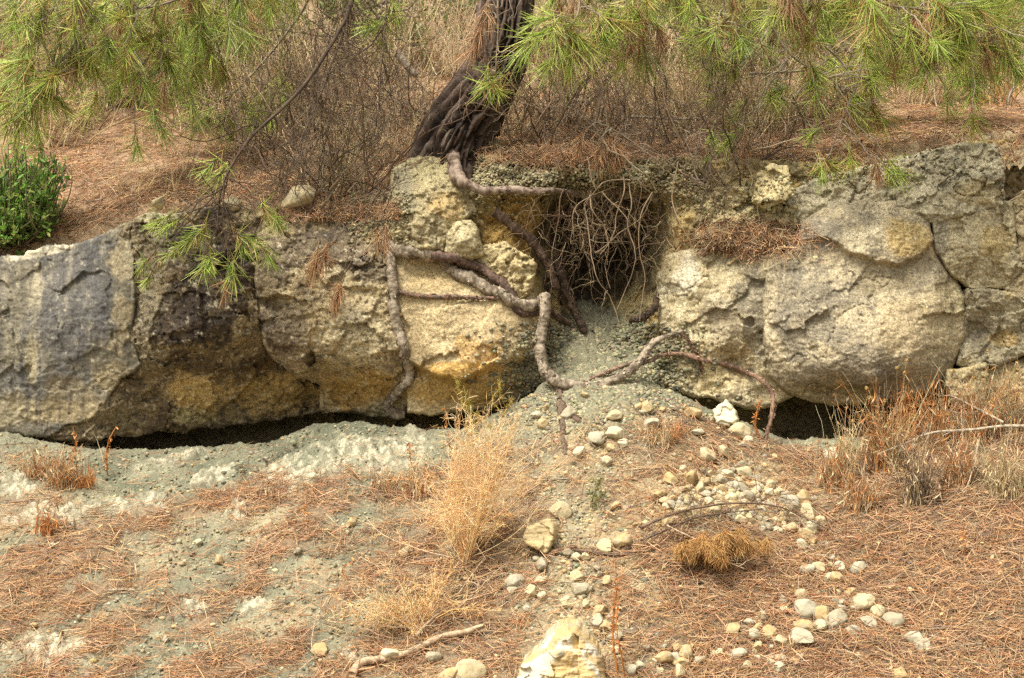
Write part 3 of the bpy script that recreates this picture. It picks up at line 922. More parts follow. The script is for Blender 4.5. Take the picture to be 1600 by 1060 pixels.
def trunk_mesh():
    path = []
    for px, py, y, r in ((690, 300, .40, 58), (697, 262, .37, 53), (704, 236, .36, 49), (719, 205, .36, 48), (742, 170, .36, 45), (766, 130, .36, 38), (781, 95, .37, 35), (790, 50, .38, 33), (795, 0, .4, 32), (800, -120, .42, 31), (806, -420, .45, 28), (812, -800, .5, 20)):
        q = P(px, py, y)
        path.append((*q, r / 320 * (8 + y) / 8))
    q = catmull(path, 760)
    q = q[np.r_[0:380, 380:760:3]]
    n, sides = len(q), 150
    c, r = q[:, :3], q[:, 3]
    T = unit(np.gradient(c, axis=0))
    ref = np.array([.0, -1., 0])
    A = np.zeros_like(T)
    for i in range(n):
        ref = ref - T[i] * ref.dot(T[i])
        ref /= np.linalg.norm(ref)
        A[i] = ref
    B = np.cross(T, A)
    a = np.arange(sides) / sides * 2 * np.pi
    s = np.append(0, np.cumsum(np.linalg.norm(np.diff(c, axis=0), axis=1)))
    th, ss = np.meshgrid(a, s)
    rr = np.repeat(r[:, None], sides, 1)
    k = np.stack([np.cos(th) * 2.6, np.sin(th) * 2.6, ss * 3.2], -1)
    k = k + .28 * np.stack([fbm(k * 1.3, 3, 201), fbm(k * 1.3, 3, 202), fbm(k * 1.3, 3, 203)], -1)
    f1, f2, fac, idr = voro(k * np.array([1.9, 1.9, .75]), 204)
    plate = sstep(.02, .26, f2 - f1)
    rd = ridged(k * np.array([1.3, 1.3, .35]), 3, 205)
    disp = .042 * plate + .022 * rd + .02 * fac + .006 * fbm(k * 7, 3, 206) + .02 * fbm(k * np.array([.6, .6, .3]), 2, 207)
    d = A[:, None, :] * np.cos(th)[..., None] + B[:, None, :] * np.sin(th)[..., None]
    V = c[:, None, :] + d * (rr + disp * 1.15 - .034)[..., None]
    C = np.zeros(th.shape + (3,)) + S(88, 72, 60)
    C = mixc(C, S(30, 24, 20), (1 - plate) * .95)
    C = mixc(C, S(160, 140, 122), sstep(.0, .6, fbm(k * np.array([4, 4, 1.6]), 4, 208)) * plate * .75)
    C = mixc(C, S(52, 42, 34), sstep(.15, .6, fbm(k * np.array([6, 6, 2.]), 4, 210)) * .7)
    C = mixc(C, S(128, 88, 62), sstep(.2, .7, fbm(k * 2.2, 3, 209)) * .5)
    kk = (np.arange(n - 1) * sides)[:, None]
    j = np.arange(sides)[None, :]
    j2 = (j + 1) % sides
    F = np.stack([kk + j, kk + j2, kk + sides + j2, kk + sides + j], -1).reshape(-1, 4)
    return V.reshape(-1, 3), F, C.reshape(-1, 3)


V, F, C = trunk_mesh()
adopt(mesh_np('trunk', V, F, M_bark, C), pine, TB)


# exposed roots, lying on the face of the ledge
def root(pts, name='root', label=None, c1=S(172, 156, 132), c2=S(106, 92, 74), proud=.6, n=150, rough=.26, seed=0, parent=pine, base=TB, mat=None, sides=14):
    """pts rows (px, py, r_px[, depth]); without a depth the root rests on the rock in front of it"""
    a = [list(p) + [None] * (4 - len(p)) for p in pts]
    px = np.array([p[0] for p in a], float); py = np.array([p[1] for p in a], float)
    ys = surf(px, py, 4)
    for i, p in enumerate(a):
        if p[3] == 'g':
            ys[i] = min(low(p[0], p[1])[0, 1] - p[2] / 320 * .5, 0.1)
        elif p[3] is not None:
            ys[i] = p[3]
        else:
            ys[i] -= p[2] / 320 * proud
    path = []
    for p, y in zip(a, ys):
        q = P(p[0], p[1], y)
        path.append((*q, .74 * p[2] / 320 * (8 + y) / 8))
    b = Bag()
    limb(b, path, n, sides, c1, c2, rough, seed)
    if rough > .25:                                   # loose bark flakes
        e = catmull(path, 160)
        m = int(40 + n * .7)
        i = rng.integers(3, 157, m)
        T = unit(e[i + 2, :3] - e[i - 2, :3])
        N_ = unit(np.cross(T, jit(m)))
        N_[:, 1] = -np.abs(N_[:, 1])
        fl = Bag()
        leaves(fl, e[i, :3] + N_ * e[i, 3:4] * .95, unit(T * rng.choice([-1, 1], (m, 1)) + N_ * rng.uniform(.1, .7, (m, 1))), N_, rng.uniform(.010, .026, m), rng.uniform(.006, .014, m), pick([c1, c2, c1 * 1.15, c1 * .6], m))
        fv = np.concatenate(fl.F)
        b.add(np.concatenate(fl.V), np.concatenate([fv, fv[:, 2:3]], 1), np.concatenate(fl.C))
    o = b.build(name, mat or M_root)
    if label: o['label'] = label
    if parent is not None:
        adopt(o, parent, base)
    return o


root([(704, 205, 12, .36), (708, 240, 12, .22), (712, 262, 12, .12), (722, 282, 12, .06), (742, 295, 9, .04), (770, 298, 7.5, .04), (800, 297, 7, .05), (838, 299, 6.5, .07), (868, 298, 5, .13), (905, 303, 3, .3)], label='smooth pinkish root running level above the hollow', c1=S(168, 148, 128), c2=S(100, 82, 66), seed=1, rough=.3)
root([(596, 352, 8), (604, 376, 11), (622, 392, 13), (652, 396, 13), (690, 408, 12), (718, 428, 12), (752, 446, 11), (790, 464, 11), (820, 478, 11), (842, 474, 12), (850, 466, 11, -.03), (851, 490, 10, -.05), (845, 525, 10, -.05), (842, 552, 11, -.06), (850, 578, 12, -.07), (874, 597, 11, -.08), (905, 605, 10, -.09), (945, 600, 9, -.1), (978, 584, 8.5, -.1), (1003, 562, 7.5, -.08), (1016, 541, 6.5, -.05), (1036, 529, 4.5, -.02), (1066, 517, 2.2, .02)],
     label='thick flaking root looping across the tan rock face and down beside the hollow', n=480, sides=20, seed=2, rough=.3)
root([(640, 398, 8), (700, 402, 10), (745, 416, 10), (775, 436, 9), (800, 462, 9), (812, 486, 8), (840, 488, 7)], c1=S(124, 100, 84), c2=S(82, 64, 54), label='darker root pressed against the rock behind the looping root', seed=3, proud=.2)  # shade on this root is painted in as darker bark
root([(604, 380, 10), (612, 420, 10), (614, 460, 10), (619, 500, 10), (630, 545, 9.5), (640, 580, 9), (634, 600, 8), (616, 618, 8), (607, 632, 9), (614, 645, 10), (632, 648, 8)], label='rough root hanging down between two rock blocks with a hooked end', n=260, seed=4, rough=.3)
root([(620, 455, 4.5), (650, 462, 4.5), (700, 464, 4.5), (745, 466, 4), (784, 466, 3.5)], c1=S(150, 120, 98), label='thin straight root crossing the tan rock face', seed=5, proud=.9)
root([(864, 588, 7, -.09), (873, 610, 7, 'g'), (877, 645, 6.5, 'g'), (880, 680, 5.5, 'g'), (883, 712, 4, 'g')], c1=S(120, 98, 78), seed=6)
root([(877, 630, 6, 'g'), (892, 648, 6, 'g'), (914, 662, 5, 'g')], c1=S(116, 94, 76), seed=7)
root([(905, 603, 5, -.08), (940, 585, 4, -.06), (980, 570, 4, -.05), (1010, 566, 4, -.03), (1030, 556, 3.5, .0)], c1=S(160, 132, 108), seed=8)
root([(772, 330, 9, .12), (800, 352, 10, .14), (830, 376, 10, .18), (852, 410, 9, .2), (868, 450, 8, .24)], c1=S(110, 88, 70), c2=S(72, 56, 46), label='dark root inside the left wall of the hollow', seed=9)
root([(868, 400, 7, .3), (885, 450, 8, .32), (900, 490, 8, .34), (914, 520, 6, .34)], c1=S(100, 80, 64), c2=S(66, 52, 42), seed=10)
root([(842, 470, 6, .1), (860, 488, 7, .16), (890, 508, 6, .3)], c1=S(104, 84, 66), c2=S(66, 52, 42), seed=11)
root([(985, 500, 6, .2), (1005, 497, 6, .16), (1022, 482, 7, .14), (1026, 466, 6, .16)], c1=S(96, 78, 60), c2=S(60, 48, 38), rough=.4, seed=12)


def tangle():
    """fine roots hanging in the hollow"""
    b = Bag()
    N, K = 95, 14
    x0 = rng.uniform(795, 1065, N)
    x0[:55] = rng.normal(945, 46, 55)
    y0 = np.interp(x0, [790, 850, 1000, 1070], [322, 304, 298, 330]) + rng.normal(0, 10, N)
    dep = rng.uniform(.0, .45, N)
    dep[x0 < 850] = rng.uniform(.05, .15, (x0 < 850).sum())
    Ln = rng.uniform(60, 215, N) * np.where(np.abs(x0 - 940) < 80, 1, .55)
    t = np.linspace(0, 1, K)
    wob = np.cumsum(rng.normal(0, 1, (N, K)), 1) * rng.uniform(2, 6.5, (N, 1))
    wobd = np.cumsum(rng.normal(0, .012, (N, K)), 1)
    drift = rng.normal(0, 26, (N, 1)) * t
    px = x0[:, None] + wob + drift
    py = y0[:, None] + Ln[:, None] * t * (1 - .1 * t)
    Pn = P(px, py, np.clip(dep[:, None] + wobd, -.08, .7))
    R = rng.uniform(.0008, .0019, (N, 1)) * (1 - .6 * t)
    V, F = tubes(Pn, R, 5)
    b.add(V, F, np.repeat(pick([S(140, 116, 88), S(84, 66, 50), S(70, 56, 42), S(166, 142, 110)], N), K * 5, 0))
    # side rootlets
    M = 520
    i, k = rng.integers(0, N, M), rng.integers(1, K - 2, M)
    st = Pn[i, k]
    d = unit(jit(M) * np.array([1, .6, .8]) + np.array([0, 0, -.5]))
    L = rng.uniform(.03, .16, M)
    tt = np.linspace(0, 1, 6)
    Q = st[:, None] + d[:, None] * L[:, None, None] * tt[None, :, None] + np.cumsum(rng.normal(0, .005, (M, 6, 3)), 1) * (tt > 0)[None, :, None]
    V, F = tubes(Q, rng.uniform(.0006, .0014, (M, 1)) * (1 - .5 * tt), 4)
    b.add(V, F, np.repeat(pick([S(150, 124, 94), S(120, 96, 70), S(190, 168, 130)], M), 24, 0))
    # some heavier pale strands, hand placed
    for pts in ([(918, 245), (922, 270), (930, 295), (924, 305), (912, 318)], [(985, 282), (950, 282), (936, 292), (922, 308), (900, 322), (894, 345), (896, 372)], [(921, 306), (926, 330), (944, 356), (952, 390), (948, 420), (958, 452)],
                [(975, 275), (976, 300), (966, 330), (960, 370), (940, 395)], [(982, 285), (986, 320), (980, 350), (990, 400), (975, 450), (962, 480)], [(1020, 300), (1005, 330), (1000, 380), (1010, 440), (1002, 500)],
                [(912, 318), (915, 350), (920, 400), (930, 440), (950, 470), (965, 515)], [(940, 300), (962, 322), (980, 345), (992, 352)], [(970, 262), (1000, 270), (1015, 285), (1025, 300)], [(930, 395), (962, 368), (1000, 340), (1022, 300)], [(1060, 252), (1050, 300), (1056, 340), (1080, 385)]):
        Q = catmull([(*P(x, y, -.02 + .02 * rng.normal()), 0) for x, y in pts], 30)[:, :3]
        Q = Q + np.cumsum(rng.normal(0, .0016, Q.shape), 0)
        V, F = tubes(Q[None], np.linspace(.0034, .0014, 30)[None], 7)
        b.add(V, F, S(160, 136, 106) * rng.uniform(.5, 1.05))
    o = b.build('root_tangle', M_root)
    o['kind'] = 'stuff'
    adopt(o, pine, TB)


tangle()

# boughs: wood path in (px, py, depth), needle tufts at (px, py, depth, size px, mix) mix: g green, y yellowish, b brown
NG = [S(160, 182, 66, 1.05), S(182, 200, 84, 1.05), S(196, 204, 104, 1.05), S(140, 164, 66, 1.05), S(206, 208, 124, 1.05)]
NY = [S(180, 170, 84, 1.05), S(198, 172, 100, 1.05), S(164, 166, 76, 1.05), S(208, 176, 110, 1.05)]
NB = [S(206, 152, 100), S(220, 172, 122), S(186, 142, 98), S(214, 182, 134)]
GR = [S(134, 148, 82, 1.05), S(152, 162, 96, 1.05), S(170, 170, 112, 1.05)]


def tuft(bag, pos, ax, L, kind, n):
    ax = unit(np.asarray(ax, float))
    pal = {'g': NG + NG + NY[:1] + GR[:1], 'y': NY + NG[:3], 'b': NB, 'd': GR + NG[:2]}[kind]
    d = unit(jit(n) * (.3 if kind == 'b' else .5) + ax * rng.uniform(.2, 1.5, (n, 1)))
    base = pos + ax * rng.uniform(-.07, .035, (n, 1)) * (L / .13)
    ln = L * rng.uniform(.7, 1.12, n)
    bend = np.array([0, 0, -1.]) * ln[:, None] * rng.uniform(.05, .3, (n, 1)) * (2.2 if kind == 'b' else 1.)
    needles(bag, base, d, ln, bend, rng.uniform(.0026, .0042, n), pick(pal, n))
    if kind in 'gyd':                     # last year's dead needles hang under the live tuft
        m = n // 4
        d = unit(jit(m) * .45 + ax * .25 + np.array([0, 0, -.9]))
        needles(bag, pos - ax * rng.uniform(.02, .12, (m, 1)), d, L * rng.uniform(.6, 1., m), np.array([0, 0, -1.]) * L * rng.uniform(.1, .3, (m, 1)), .0030, pick(NB + NY, m))


def bough(path, r0, tufts, auto=0, spread=38, label=None, n=52, sz=(.12, .19), wood=None, bare=6):
    w, nd = Bag(), Bag()
    auto = int(auto * 1.8)
    w1, w2 = wood or (S(160, 144, 120), S(112, 96, 78))
    pp = [(800 + path[0][0] * .0, -430 - 60 * rng.random(), .42)] if path[0][1] < -50 else []
    pts = [P(*p) for p in pp + path]
    m = len(pts)
    rr = np.linspace(r0, r0 * .28, m)
    limb(w, [(*p, r) for p, r in zip(pts, rr)], 90, 9, w1, w2, .18, int(rng.integers(1000)), 26.)
    fine = catmull([(*p, 0) for p in pts], 160)[:, :3]
    fx, fy = proj(fine)
    tl = [list(t) for t in tufts]
    vis = np.where((fy > -60) & (fx > -80) & (fx < 1680))[0]
    if auto and len(vis):
        for _ in range(auto):
            k = rng.choice(vis)
            tl.append([fx[k] + rng.normal(0, spread), fy[k] + abs(rng.normal(0, spread * .8)), fine[k, 1] + rng.normal(0, .12), rng.uniform(.75, 1.1), rng.choice(list('ggyygbd'))])
    for t in tl:
        px, py, y = t[:3]
        size = t[3] if len(t) > 3 else 1.
        kind = t[4] if len(t) > 4 else 'g'
        q = P(px, py, y)
        d2 = np.linalg.norm(fine - q, axis=1)
        k = int(np.argmin(d2))
        k = max(0, k - int(9 * d2[k] / .3) - 1)
        a = fine[k]
        mid = (a + q) / 2 + np.array([0, 0, .03]) + jit(1, .015)[0]
        tw = catmull([(*a, 0), (*mid, 0), (*q, 0)], 12)[:, :3]
        wv = np.cumsum(rng.normal(0, .007, (12, 3)), 0)
        tw = tw + wv - wv[-1] * np.linspace(0, 1, 12)[:, None]
        V, F = tubes(tw[None], np.linspace(min(.0042, r0 * .5), .0020, 12)[None], 5)
        w.add(V, F, w1 * rng.uniform(.75, 1.1))
        ax = unit(tw[-1] - tw[-4]) + np.array([0, -.15, -.1])
        if kind == 'b':
            ax = ax * .4 + np.array([0, 0, -1])
        L = rng.uniform(*sz) * size
        tuft(nd, q, ax, L, kind, int(n * rng.uniform(.75, 1.25)))
    for _ in range(bare):                       # leafless crooked side twigs
        k = int(rng.integers(30, 158))
        if fy[k] < -80: continue
        L = rng.uniform(.12, .42)
        d = unit(jit(1, .8)[0] + np.array([0, 0, -.55]))
        K = 14
        stp = unit(d + np.cumsum(jit(K, .22), 0)) * L / K
        Q = fine[k] + np.cumsum(stp, 0)
        V, F = tubes(Q[None], np.linspace(.0030, .0012, K)[None], 4)
        w.add(V, F, w1 * rng.uniform(.6, 1.))
        for _ in range(4):
            j = int(rng.integers(2, K - 1))
            stp = unit(unit(jit(1, 1.)[0] + d * .6) + np.cumsum(jit(8, .25), 0)) * L * .45 / 8
            Q2 = Q[j] + np.cumsum(stp, 0)
            V, F = tubes(Q2[None], np.linspace(.0018, .0009, 8)[None], 4)
            w.add(V, F, w1 * rng.uniform(.6, 1.))
    o = w.build('branch', M_root)
    if label: o['label'] = label
    adopt(o, pine, TB)
    k = nd.build('needles', M_needle)
    k.parent = o


bough([(560, -200, .3), (430, -90, 0), (330, -25, -.1), (250, 8, -.2), (178, 16, -.3)], .012, [(150, 16, -.3), (120, 12, -.3), (185, 42, -.28, 1, 'b'), (205, 36, -.25), (240, 22, -.2), (285, 30, -.1), (310, 14, -.1)], 7)
bough([(560, -260, .3), (380, -110, 0), (285, -30, -.1), (236, 10, -.12), (250, 50, -.1), (232, 90, -.1), (205, 120, -.1)], .011, [(195, 112, -.1), (180, 134, -.1), (250, 100, -.1), (262, 92, -.1, 1, 'y'), (228, 60, -.15, 1, 'y'), (205, 50, -.15, 1, 'y'), (270, 110, -.1, .9, 'd')], 8, label='pale bent twig bearing green and yellowed needles at the upper left')
bough([(500, -250, .2), (180, -140, -.4), (95, -30, -.5), (80, 20, -.5), (45, 42, -.6)], .011, [(40, 40, -.6, .9), (22, 30, -.6), (60, 20, -.5, 1, 'y'), (95, 60, -.5, 1, 'd')], 5)
bough([(500, -250, .2), (230, -130, -.3), (140, 10, -.4), (110, 80, -.45), (75, 108, -.5), (40, 114, -.55)], .011, [(36, 112, -.55, 1.1), (22, 100, -.55), (40, 130, -.55), (110, 100, -.45, 1, 'b'), (88, 110, -.45, 1, 'b'), (122, 84, -.4)], 5)
bough([(500, -250, .2), (150, -160, -.3), (60, 20, -.4), (90, 110, -.45), (75, 155, -.5)], .010, [(72, 152, -.5, 1.1), (55, 165, -.5, 1, 'd'), (20, 185, -.5, 1.2, 'y'), (10, 165, -.5, 1.1), (30, 200, -.5, 1.), (95, 160, -.5, .9, 'y')], 3)
bough([(620, -250, .5), (430, -90, .7), (370, -10, .7), (335, 40, .6), (320, 62, .6)], .012, [(318, 62, .6), (345, 24, .6), (362, 30, .6), (330, 80, .6), (300, 84, .6), (375, 60, .7), (380, 10, .7, 1, 'y'), (350, 110, .7, .9, 'y'), (300, 125, .7, .9), (270, 140, .7, .9, 'd')], 7)
bough([(560, -150, .9), (470, 20, 1.2), (400, 110, 1.3), (350, 160, 1.3)], .012, [(350, 190, 1.2, 1), (385, 170, 1.2, 1), (410, 160, 1.3, 1), (320, 185, 1.2, 1.1), (425, 190, 1.2, 1), (365, 205, 1.1, .9), (440, 150, 1.3), (395, 195, 1.2, 1)], 3)
bough([(640, -200, .3), (565, -40, -.05), (532, 45, -.18), (470, 140, -.22), (392, 215, -.26), (348, 290, -.3), (338, 370, -.3)], .014,
      [(328, 262, -.26, 1.), (345, 272, -.26, .9), (268, 350, -.3, .9), (250, 345, -.3, .9), (300, 372, -.3), (318, 366, -.3, 1), (392, 376, -.3, 1), (378, 382, -.3, 1, 'g'), (330, 408, -.3, .9), (320, 415, -.3, .9), (365, 425, -.3, .9), (225, 412, -.3, .7), (230, 438, -.3, .6), (352, 452, -.3, .8, 'b'), (420, 402, -.28, .7), (430, 345, -.28, .8), (415, 330, -.28, .8, 'y'), (270, 392, -.3, .7)], 0, label='dark drooping bare branch with fresh green tufts hanging before the rock', n=38, sz=(.095, .14), wood=(S(104, 86, 68), S(66, 54, 44)), bare=110)
bough([(740, -180, .3), (610, -50, .05), (597, 10, 0), (590, 35, 0)], .009, [(588, 38, 0, .9), (600, 30, 0, .8), (618, 20, 0, .8), (596, 58, 0, .8, 'y')], 0)
bough([(792, -150, .2), (779, -20, 0), (778, 50, 0), (774, 118, 0)], .008, [(770, 130, 0, 1, 'y'), (762, 124, 0, .8), (776, 140, 0, 1, 'y'), (752, 40, .02, 1, 'b'), (742, 65, .02, 1, 'b'), (764, 20, .02, .9, 'b')], 0, label='thin pale twig hanging in front of the trunk')
bough([(806, -200, .3), (890, -70, .0), (905, 10, -.1), (880, 60, -.1)], .010, [(870, 62, -.1, 1.1), (845, 58, -.1), (898, 58, -.1, 1.1), (915, 70, -.1, 1, 'y'), (820, 74, -.05, 1), (890, 96, -.1, 1, 'y'), (860, 98, -.1), (930, 45, -.1, 1), (850, 30, -.1)], 5)
bough([(806, -200, .3), (980, -80, 0), (1005, 0, 0), (992, 50, 0)], .010, [(985, 62, 0, 1, 'b'), (1000, 40, 0, 1, 'b'), (960, 66, 0, 1), (975, 90, 0, 1, 'y'), (1020, 30, 0), (1030, 55, 0, 1, 'b'), (950, 30, 0), (1010, 92, 0, .9, 'd')], 5)
bough([(900, -250, .2), (1080, -80, .1), (1130, 0, .1), (1120, 70, .1)], .009, [(1110, 90, .1, 1, 'd'), (1150, 60, .1, 1, 'd'), (1130, 40, .1, 1, 'y'), (1100, 50, .1, .9, 'd')], 5)
bough([(900, -250, .2), (1200, -70, -.2), (1268, 0, -.2), (1240, 18, -.2), (1226, 20, -.2)], .010, [(1224, 22, -.2, 1), (1215, 12, -.2), (1232, 34, -.2, 1, 'd'), (1250, 20, -.2, 1, 'b'), (1286, 18, -.2, 1.1), (1296, 8, -.2, 1), (1310, 20, -.2)], 3)
bough([(900, -250, .2), (1180, -100, -.3), (1290, -50, -.3), (1348, 0, -.3), (1380, 46, -.3), (1420, 62, -.33), (1452, 74, -.35)], .011, [(1456, 76, -.35, 1.2), (1468, 70, -.35, 1), (1475, 82, -.35, 1), (1450, 88, -.35, 1, 'd'), (1430, 80, -.35, 1, 'y'), (1480, 60, -.35, 1, 'g'), (1395, 78, -.3, .9, 'b')], 3, label='pale grey kinked branch with needle sprays at the upper right')
bough([(1000, -250, .2), (1250, -90, -.3), (1365, -2, -.4), (1432, 14, -.4), (1480, 20, -.4)], .011, [(1485, 20, -.4, 1.3), (1500, 26, -.4, 1.2), (1470, 12, -.4, 1.2), (1450, 24, -.4, 1, 'b'), (1430, 34, -.4, 1, 'b'), (1520, 12, -.4, 1.1), (1540, 22, -.4, 1.2, 'y')], 4)
bough([(1000, -250, .2), (1350, -120, -.2), (1470, 30, -.3), (1530, 62, -.3), (1568, 70, -.3)], .010, [(1572, 70, -.3, 1.2), (1590, 60, -.3, 1.2), (1580, 86, -.3, 1.1), (1545, 72, -.3, 1, 'y'), (1540, 88, -.3, .9, 'b'), (1600, 30, -.3, 1.2), (1560, 20, -.3, 1.1), (1585, 110, -.3, 1.)], 5)
bough([(900, -250, .4), (1170, -60, .4), (1205, 40, .4), (1240, 90, .4), (1290, 118, .4), (1325, 150, .4)], .011, [(1328, 160, .4, 1.), (1320, 168, .4, .9, 'b'), (1340, 150, .4, .9), (1262, 128, .4, 1.1, 'b'), (1265, 118, .4, .8), (1372, 108, .3, 1.1), (1385, 118, .3, 1.), (1360, 125, .3, .9), (1398, 104, .3, 1, 'y'), (1365, 170, .4, .9, 'b'), (1375, 180, .4, .9, 'y'), (1215, 145, .4, .9, 'd'), (1350, 190, .4, .8)], 3)
bough([(900, -250, .3), (1190, -60, .2), (1225, 60, .2), (1230, 110, .2), (1216, 140, .2)], .008, [(1214, 146, .2, .9, 'd'), (1205, 155, .2, .8, 'y'), (1160, 170, .2, .9, 'd'), (1150, 215, .15, .8, 'd'), (1135, 225, .15, .8), (1165, 225, .15, .9, 'b'), (1120, 150, .3, .8, 'y')], 2)
bough([(1000, -250, .3), (1330, -60, .1), (1345, 100, 0), (1310, 200, -.1), (1292, 258, -.1)], .008, [(1285, 268, -.1, .8, 'd'), (1300, 262, -.1, .7, 'y'), (1370, 262, -.1, .8, 'b'), (1400, 265, -.1, .7), (1390, 272, -.1, .6), (1270, 210, 0, .7, 'd'), (1330, 250, -.1, .7, 'y')], 0)
bough([(806, -200, .4), (880, 20, .1), (940, 150, .02), (950, 215, .0)], .008, [(952, 218, 0, .7, 'b'), (942, 224, 0, .7, 'b'), (960, 226, 0, .7, 'b'), (950, 238, 0, .7, 'b'), (966, 240, 0, .6, 'b'), (936, 240, 0, .6, 'b'), (908, 222, .0, .55, 'b')], 0, label='dead rust brown needle bunch hanging over the hollow', n=80, bare=34)
for pth, au in (([(500, -250, .4), (200, -150, .3), (120, -20, .2), (60, 60, .2), (10, 120, .2)], 16), ([(560, -220, .5), (330, -110, .6), (220, 0, .6), (200, 90, .6), (210, 140, .6)], 15), ([(600, -220, .6), (470, -110, .9), (330, 20, 1.0), (260, 80, 1.)], 14),
                ([(900, -250, .6), (1090, -110, .9), (1160, 0, 1.), (1180, 90, 1.)], 13), ([(950, -250, .6), (1210, -110, .8), (1290, 10, .9), (1330, 100, .9)], 14), ([(1000, -250, .6), (1330, -120, .7), (1420, 20, .8), (1450, 110, .8)], 15), ([(1000, -250, .5), (1420, -120, .4), (1530, 20, .4), (1560, 120, .5)], 15),
                ([(1000, -250, .3), (1300, -120, .0), (1420, -10, -.1), (1500, 40, -.1)], 10), ([(880, -220, .5), (960, -60, .7), (1040, 30, .8), (1070, 80, .8)], 9)):
    bough(pth, .010, [], au, 46, n=46)
WD = (S(112, 94, 74), S(72, 58, 46))
bough([(600, -180, .3), (545, 20, .1), (500, 150, .0), (455, 255, -.12), (430, 330, -.18)], .008, [(432, 345, -.2, .6, 'd')], 0, n=30, sz=(.08, .12), wood=WD, bare=110, label='dark bare branch trailing fine twigs over the brown weathered block')
bough([(950, -220, .3), (1090, 0, .2), (1120, 150, .1), (1110, 260, .0), (1118, 330, -.02)], .006, [(1112, 215, .05, .6, 'd')], 0, n=30, sz=(.09, .13), wood=WD, bare=80, label='dark bare branch trailing fine twigs over the cream rubble')
bough([(640, -200, .3), (600, 60, -.1), (590, 250, -.2), (600, 360, -.25)], .006, [(602, 368, -.2, .8, 'b'), (590, 372, -.2, .8, 'b'), (495, 400, -.2, .8, 'b'), (508, 398, -.2, .7, 'b'), (524, 460, -.2, .7, 'b'), (530, 455, -.2, .6, 'b')], 0, n=45, wood=(S(104, 86, 68), S(66, 54, 44)), bare=60)


# ------------------------------------------------------------------ shrubs, brush and dry plants
def scrub(name, label, cat, base, n1, h, spread, r1, cols, n2=6, n3=5, mat=M_twig, up_=1., leaf=None, group=None, tw=.5, K=10, lean=(0, 0, 0), crook=.16, rmin=.0008, kind=None):
    """stems from one foot, twigs on the stems, twiglets on the twigs; leaf = (count, length, width, colours)"""
    base = np.asarray(base, float)
    b = Bag()

    def grow(st, d, L, r, K, crk):
        N = len(st)
        seg = L[:, None] / (K - 1)
        dirs = np.zeros((N, K, 3))
        cur = d.copy()
        pts = [st]
        for k in range(K - 1):
            cur = unit(cur + jit(N, crk) + np.array([0, 0, .03 * up_]))
            pts.append(pts[-1] + cur * seg)
            dirs[:, k] = cur
        dirs[:, -1] = cur
        Pn = np.stack(pts, 1)
        R = np.maximum(r[:, None] * np.linspace(1, .4, K), rmin)
        return Pn, dirs, R

    d = unit(jit(n1) * np.array([spread, spread * .7, .25]) + np.array([0, 0, 1.]) * up_ + np.array(lean))
    st = base + rng.normal(size=(n1, 3)) * np.array([.05, .04, 0]) * (1 + h)
    L = h * rng.uniform(.6, 1.15, n1)
    P1, D1, R1 = grow(st, d, L, r1 * rng.uniform(.6, 1.2, n1), K, crook)
    V, F = tubes(P1, R1, 5)
    b.add(V, F, np.repeat(pick(cols, n1), K * 5, 0))
    ends = [(P1, D1)]
    cur = (P1, D1, R1, L)
    for lev, m in enumerate((n2, n3)):
        if not m: break
        Pp, Dp, Rp, Lp = cur
        N = len(Pp) * m
        i = np.repeat(np.arange(len(Pp)), m)
        k = rng.integers(2, Pp.shape[1] - 1, N)
        st = Pp[i, k]
        d = unit(Dp[i, k] * .6 + jit(N, .6))
        L2 = Lp[i] * tw * rng.uniform(.35, 1.0, N)
        K2 = 7 if lev == 0 else 5
        P2, D2, R2 = grow(st, d, L2, Rp[i, k] * .6, K2, crook * 1.7)
        V, F = tubes(P2, R2, 4 if lev == 0 else 3)
        b.add(V, F, np.repeat(pick(cols, N), K2 * (4 if lev == 0 else 3), 0))
        cur = (P2, D2, R2, L2)
        ends.append((P2, D2))
    if leaf is None:
        o = b.build(name, mat)
        return tag(o, label, cat, group, kind)
    root_ = thing(name, label, cat, tuple(base), group)
    adopt(b.build('stems', mat), root_, base)
    nl, ll, lw, lc = leaf[:4]
    lb = Bag()
    Pp, Dp = ends[-1]
    Pq, Dq = ends[-2] if len(ends) > 1 else ends[-1]
    i, k = rng.integers(0, len(Pp), nl), rng.integers(1, Pp.shape[1], nl)
    pos = Pp[i, k] + jit(nl, ll * .35)
    dd = unit(Dp[i, k] + jit(nl, .8))
    leaves(lb, pos, dd, unit(jit(nl) + np.array([0, -.3, 1.2])), ll * rng.uniform(.6, 1.2, nl), lw * rng.uniform(.7, 1.2, nl), pick(lc, nl, .2))
    adopt(lb.build('foliage', leaf[4] if len(leaf) > 4 else M_leaf, smooth=False), root_, base)
    return root_


TW_D = [S(108, 88, 68), S(132, 110, 86), S(88, 72, 56), S(152, 130, 104)]
TW_G = [S(150, 134, 112), S(128, 112, 92), S(170, 152, 126)]
TW_T = [S(216, 188, 146), S(198, 168, 124), S(222, 200, 158), S(178, 150, 112)]
STRAW = [S(226, 204, 152), S(210, 184, 130), S(234, 218, 172), S(200, 170, 118)]
RUST = [S(200, 132, 70), S(176, 110, 58), S(214, 156, 92)]
LG = [S(70, 100, 36), S(92, 126, 46), S(56, 84, 34), S(112, 142, 58)]
LO = [S(148, 150, 86, 1.0), S(126, 132, 74, 1.0), S(168, 162, 104, 1.0), S(104, 112, 62, 1.0)]
LD = [S(92, 104, 58, 1.0), S(114, 124, 70, 1.0), S(136, 138, 84, 1.0)]


def at_up(px, py, dz=-.03):
    q = up(px, py)[0]
    q[2] += dz
    return q


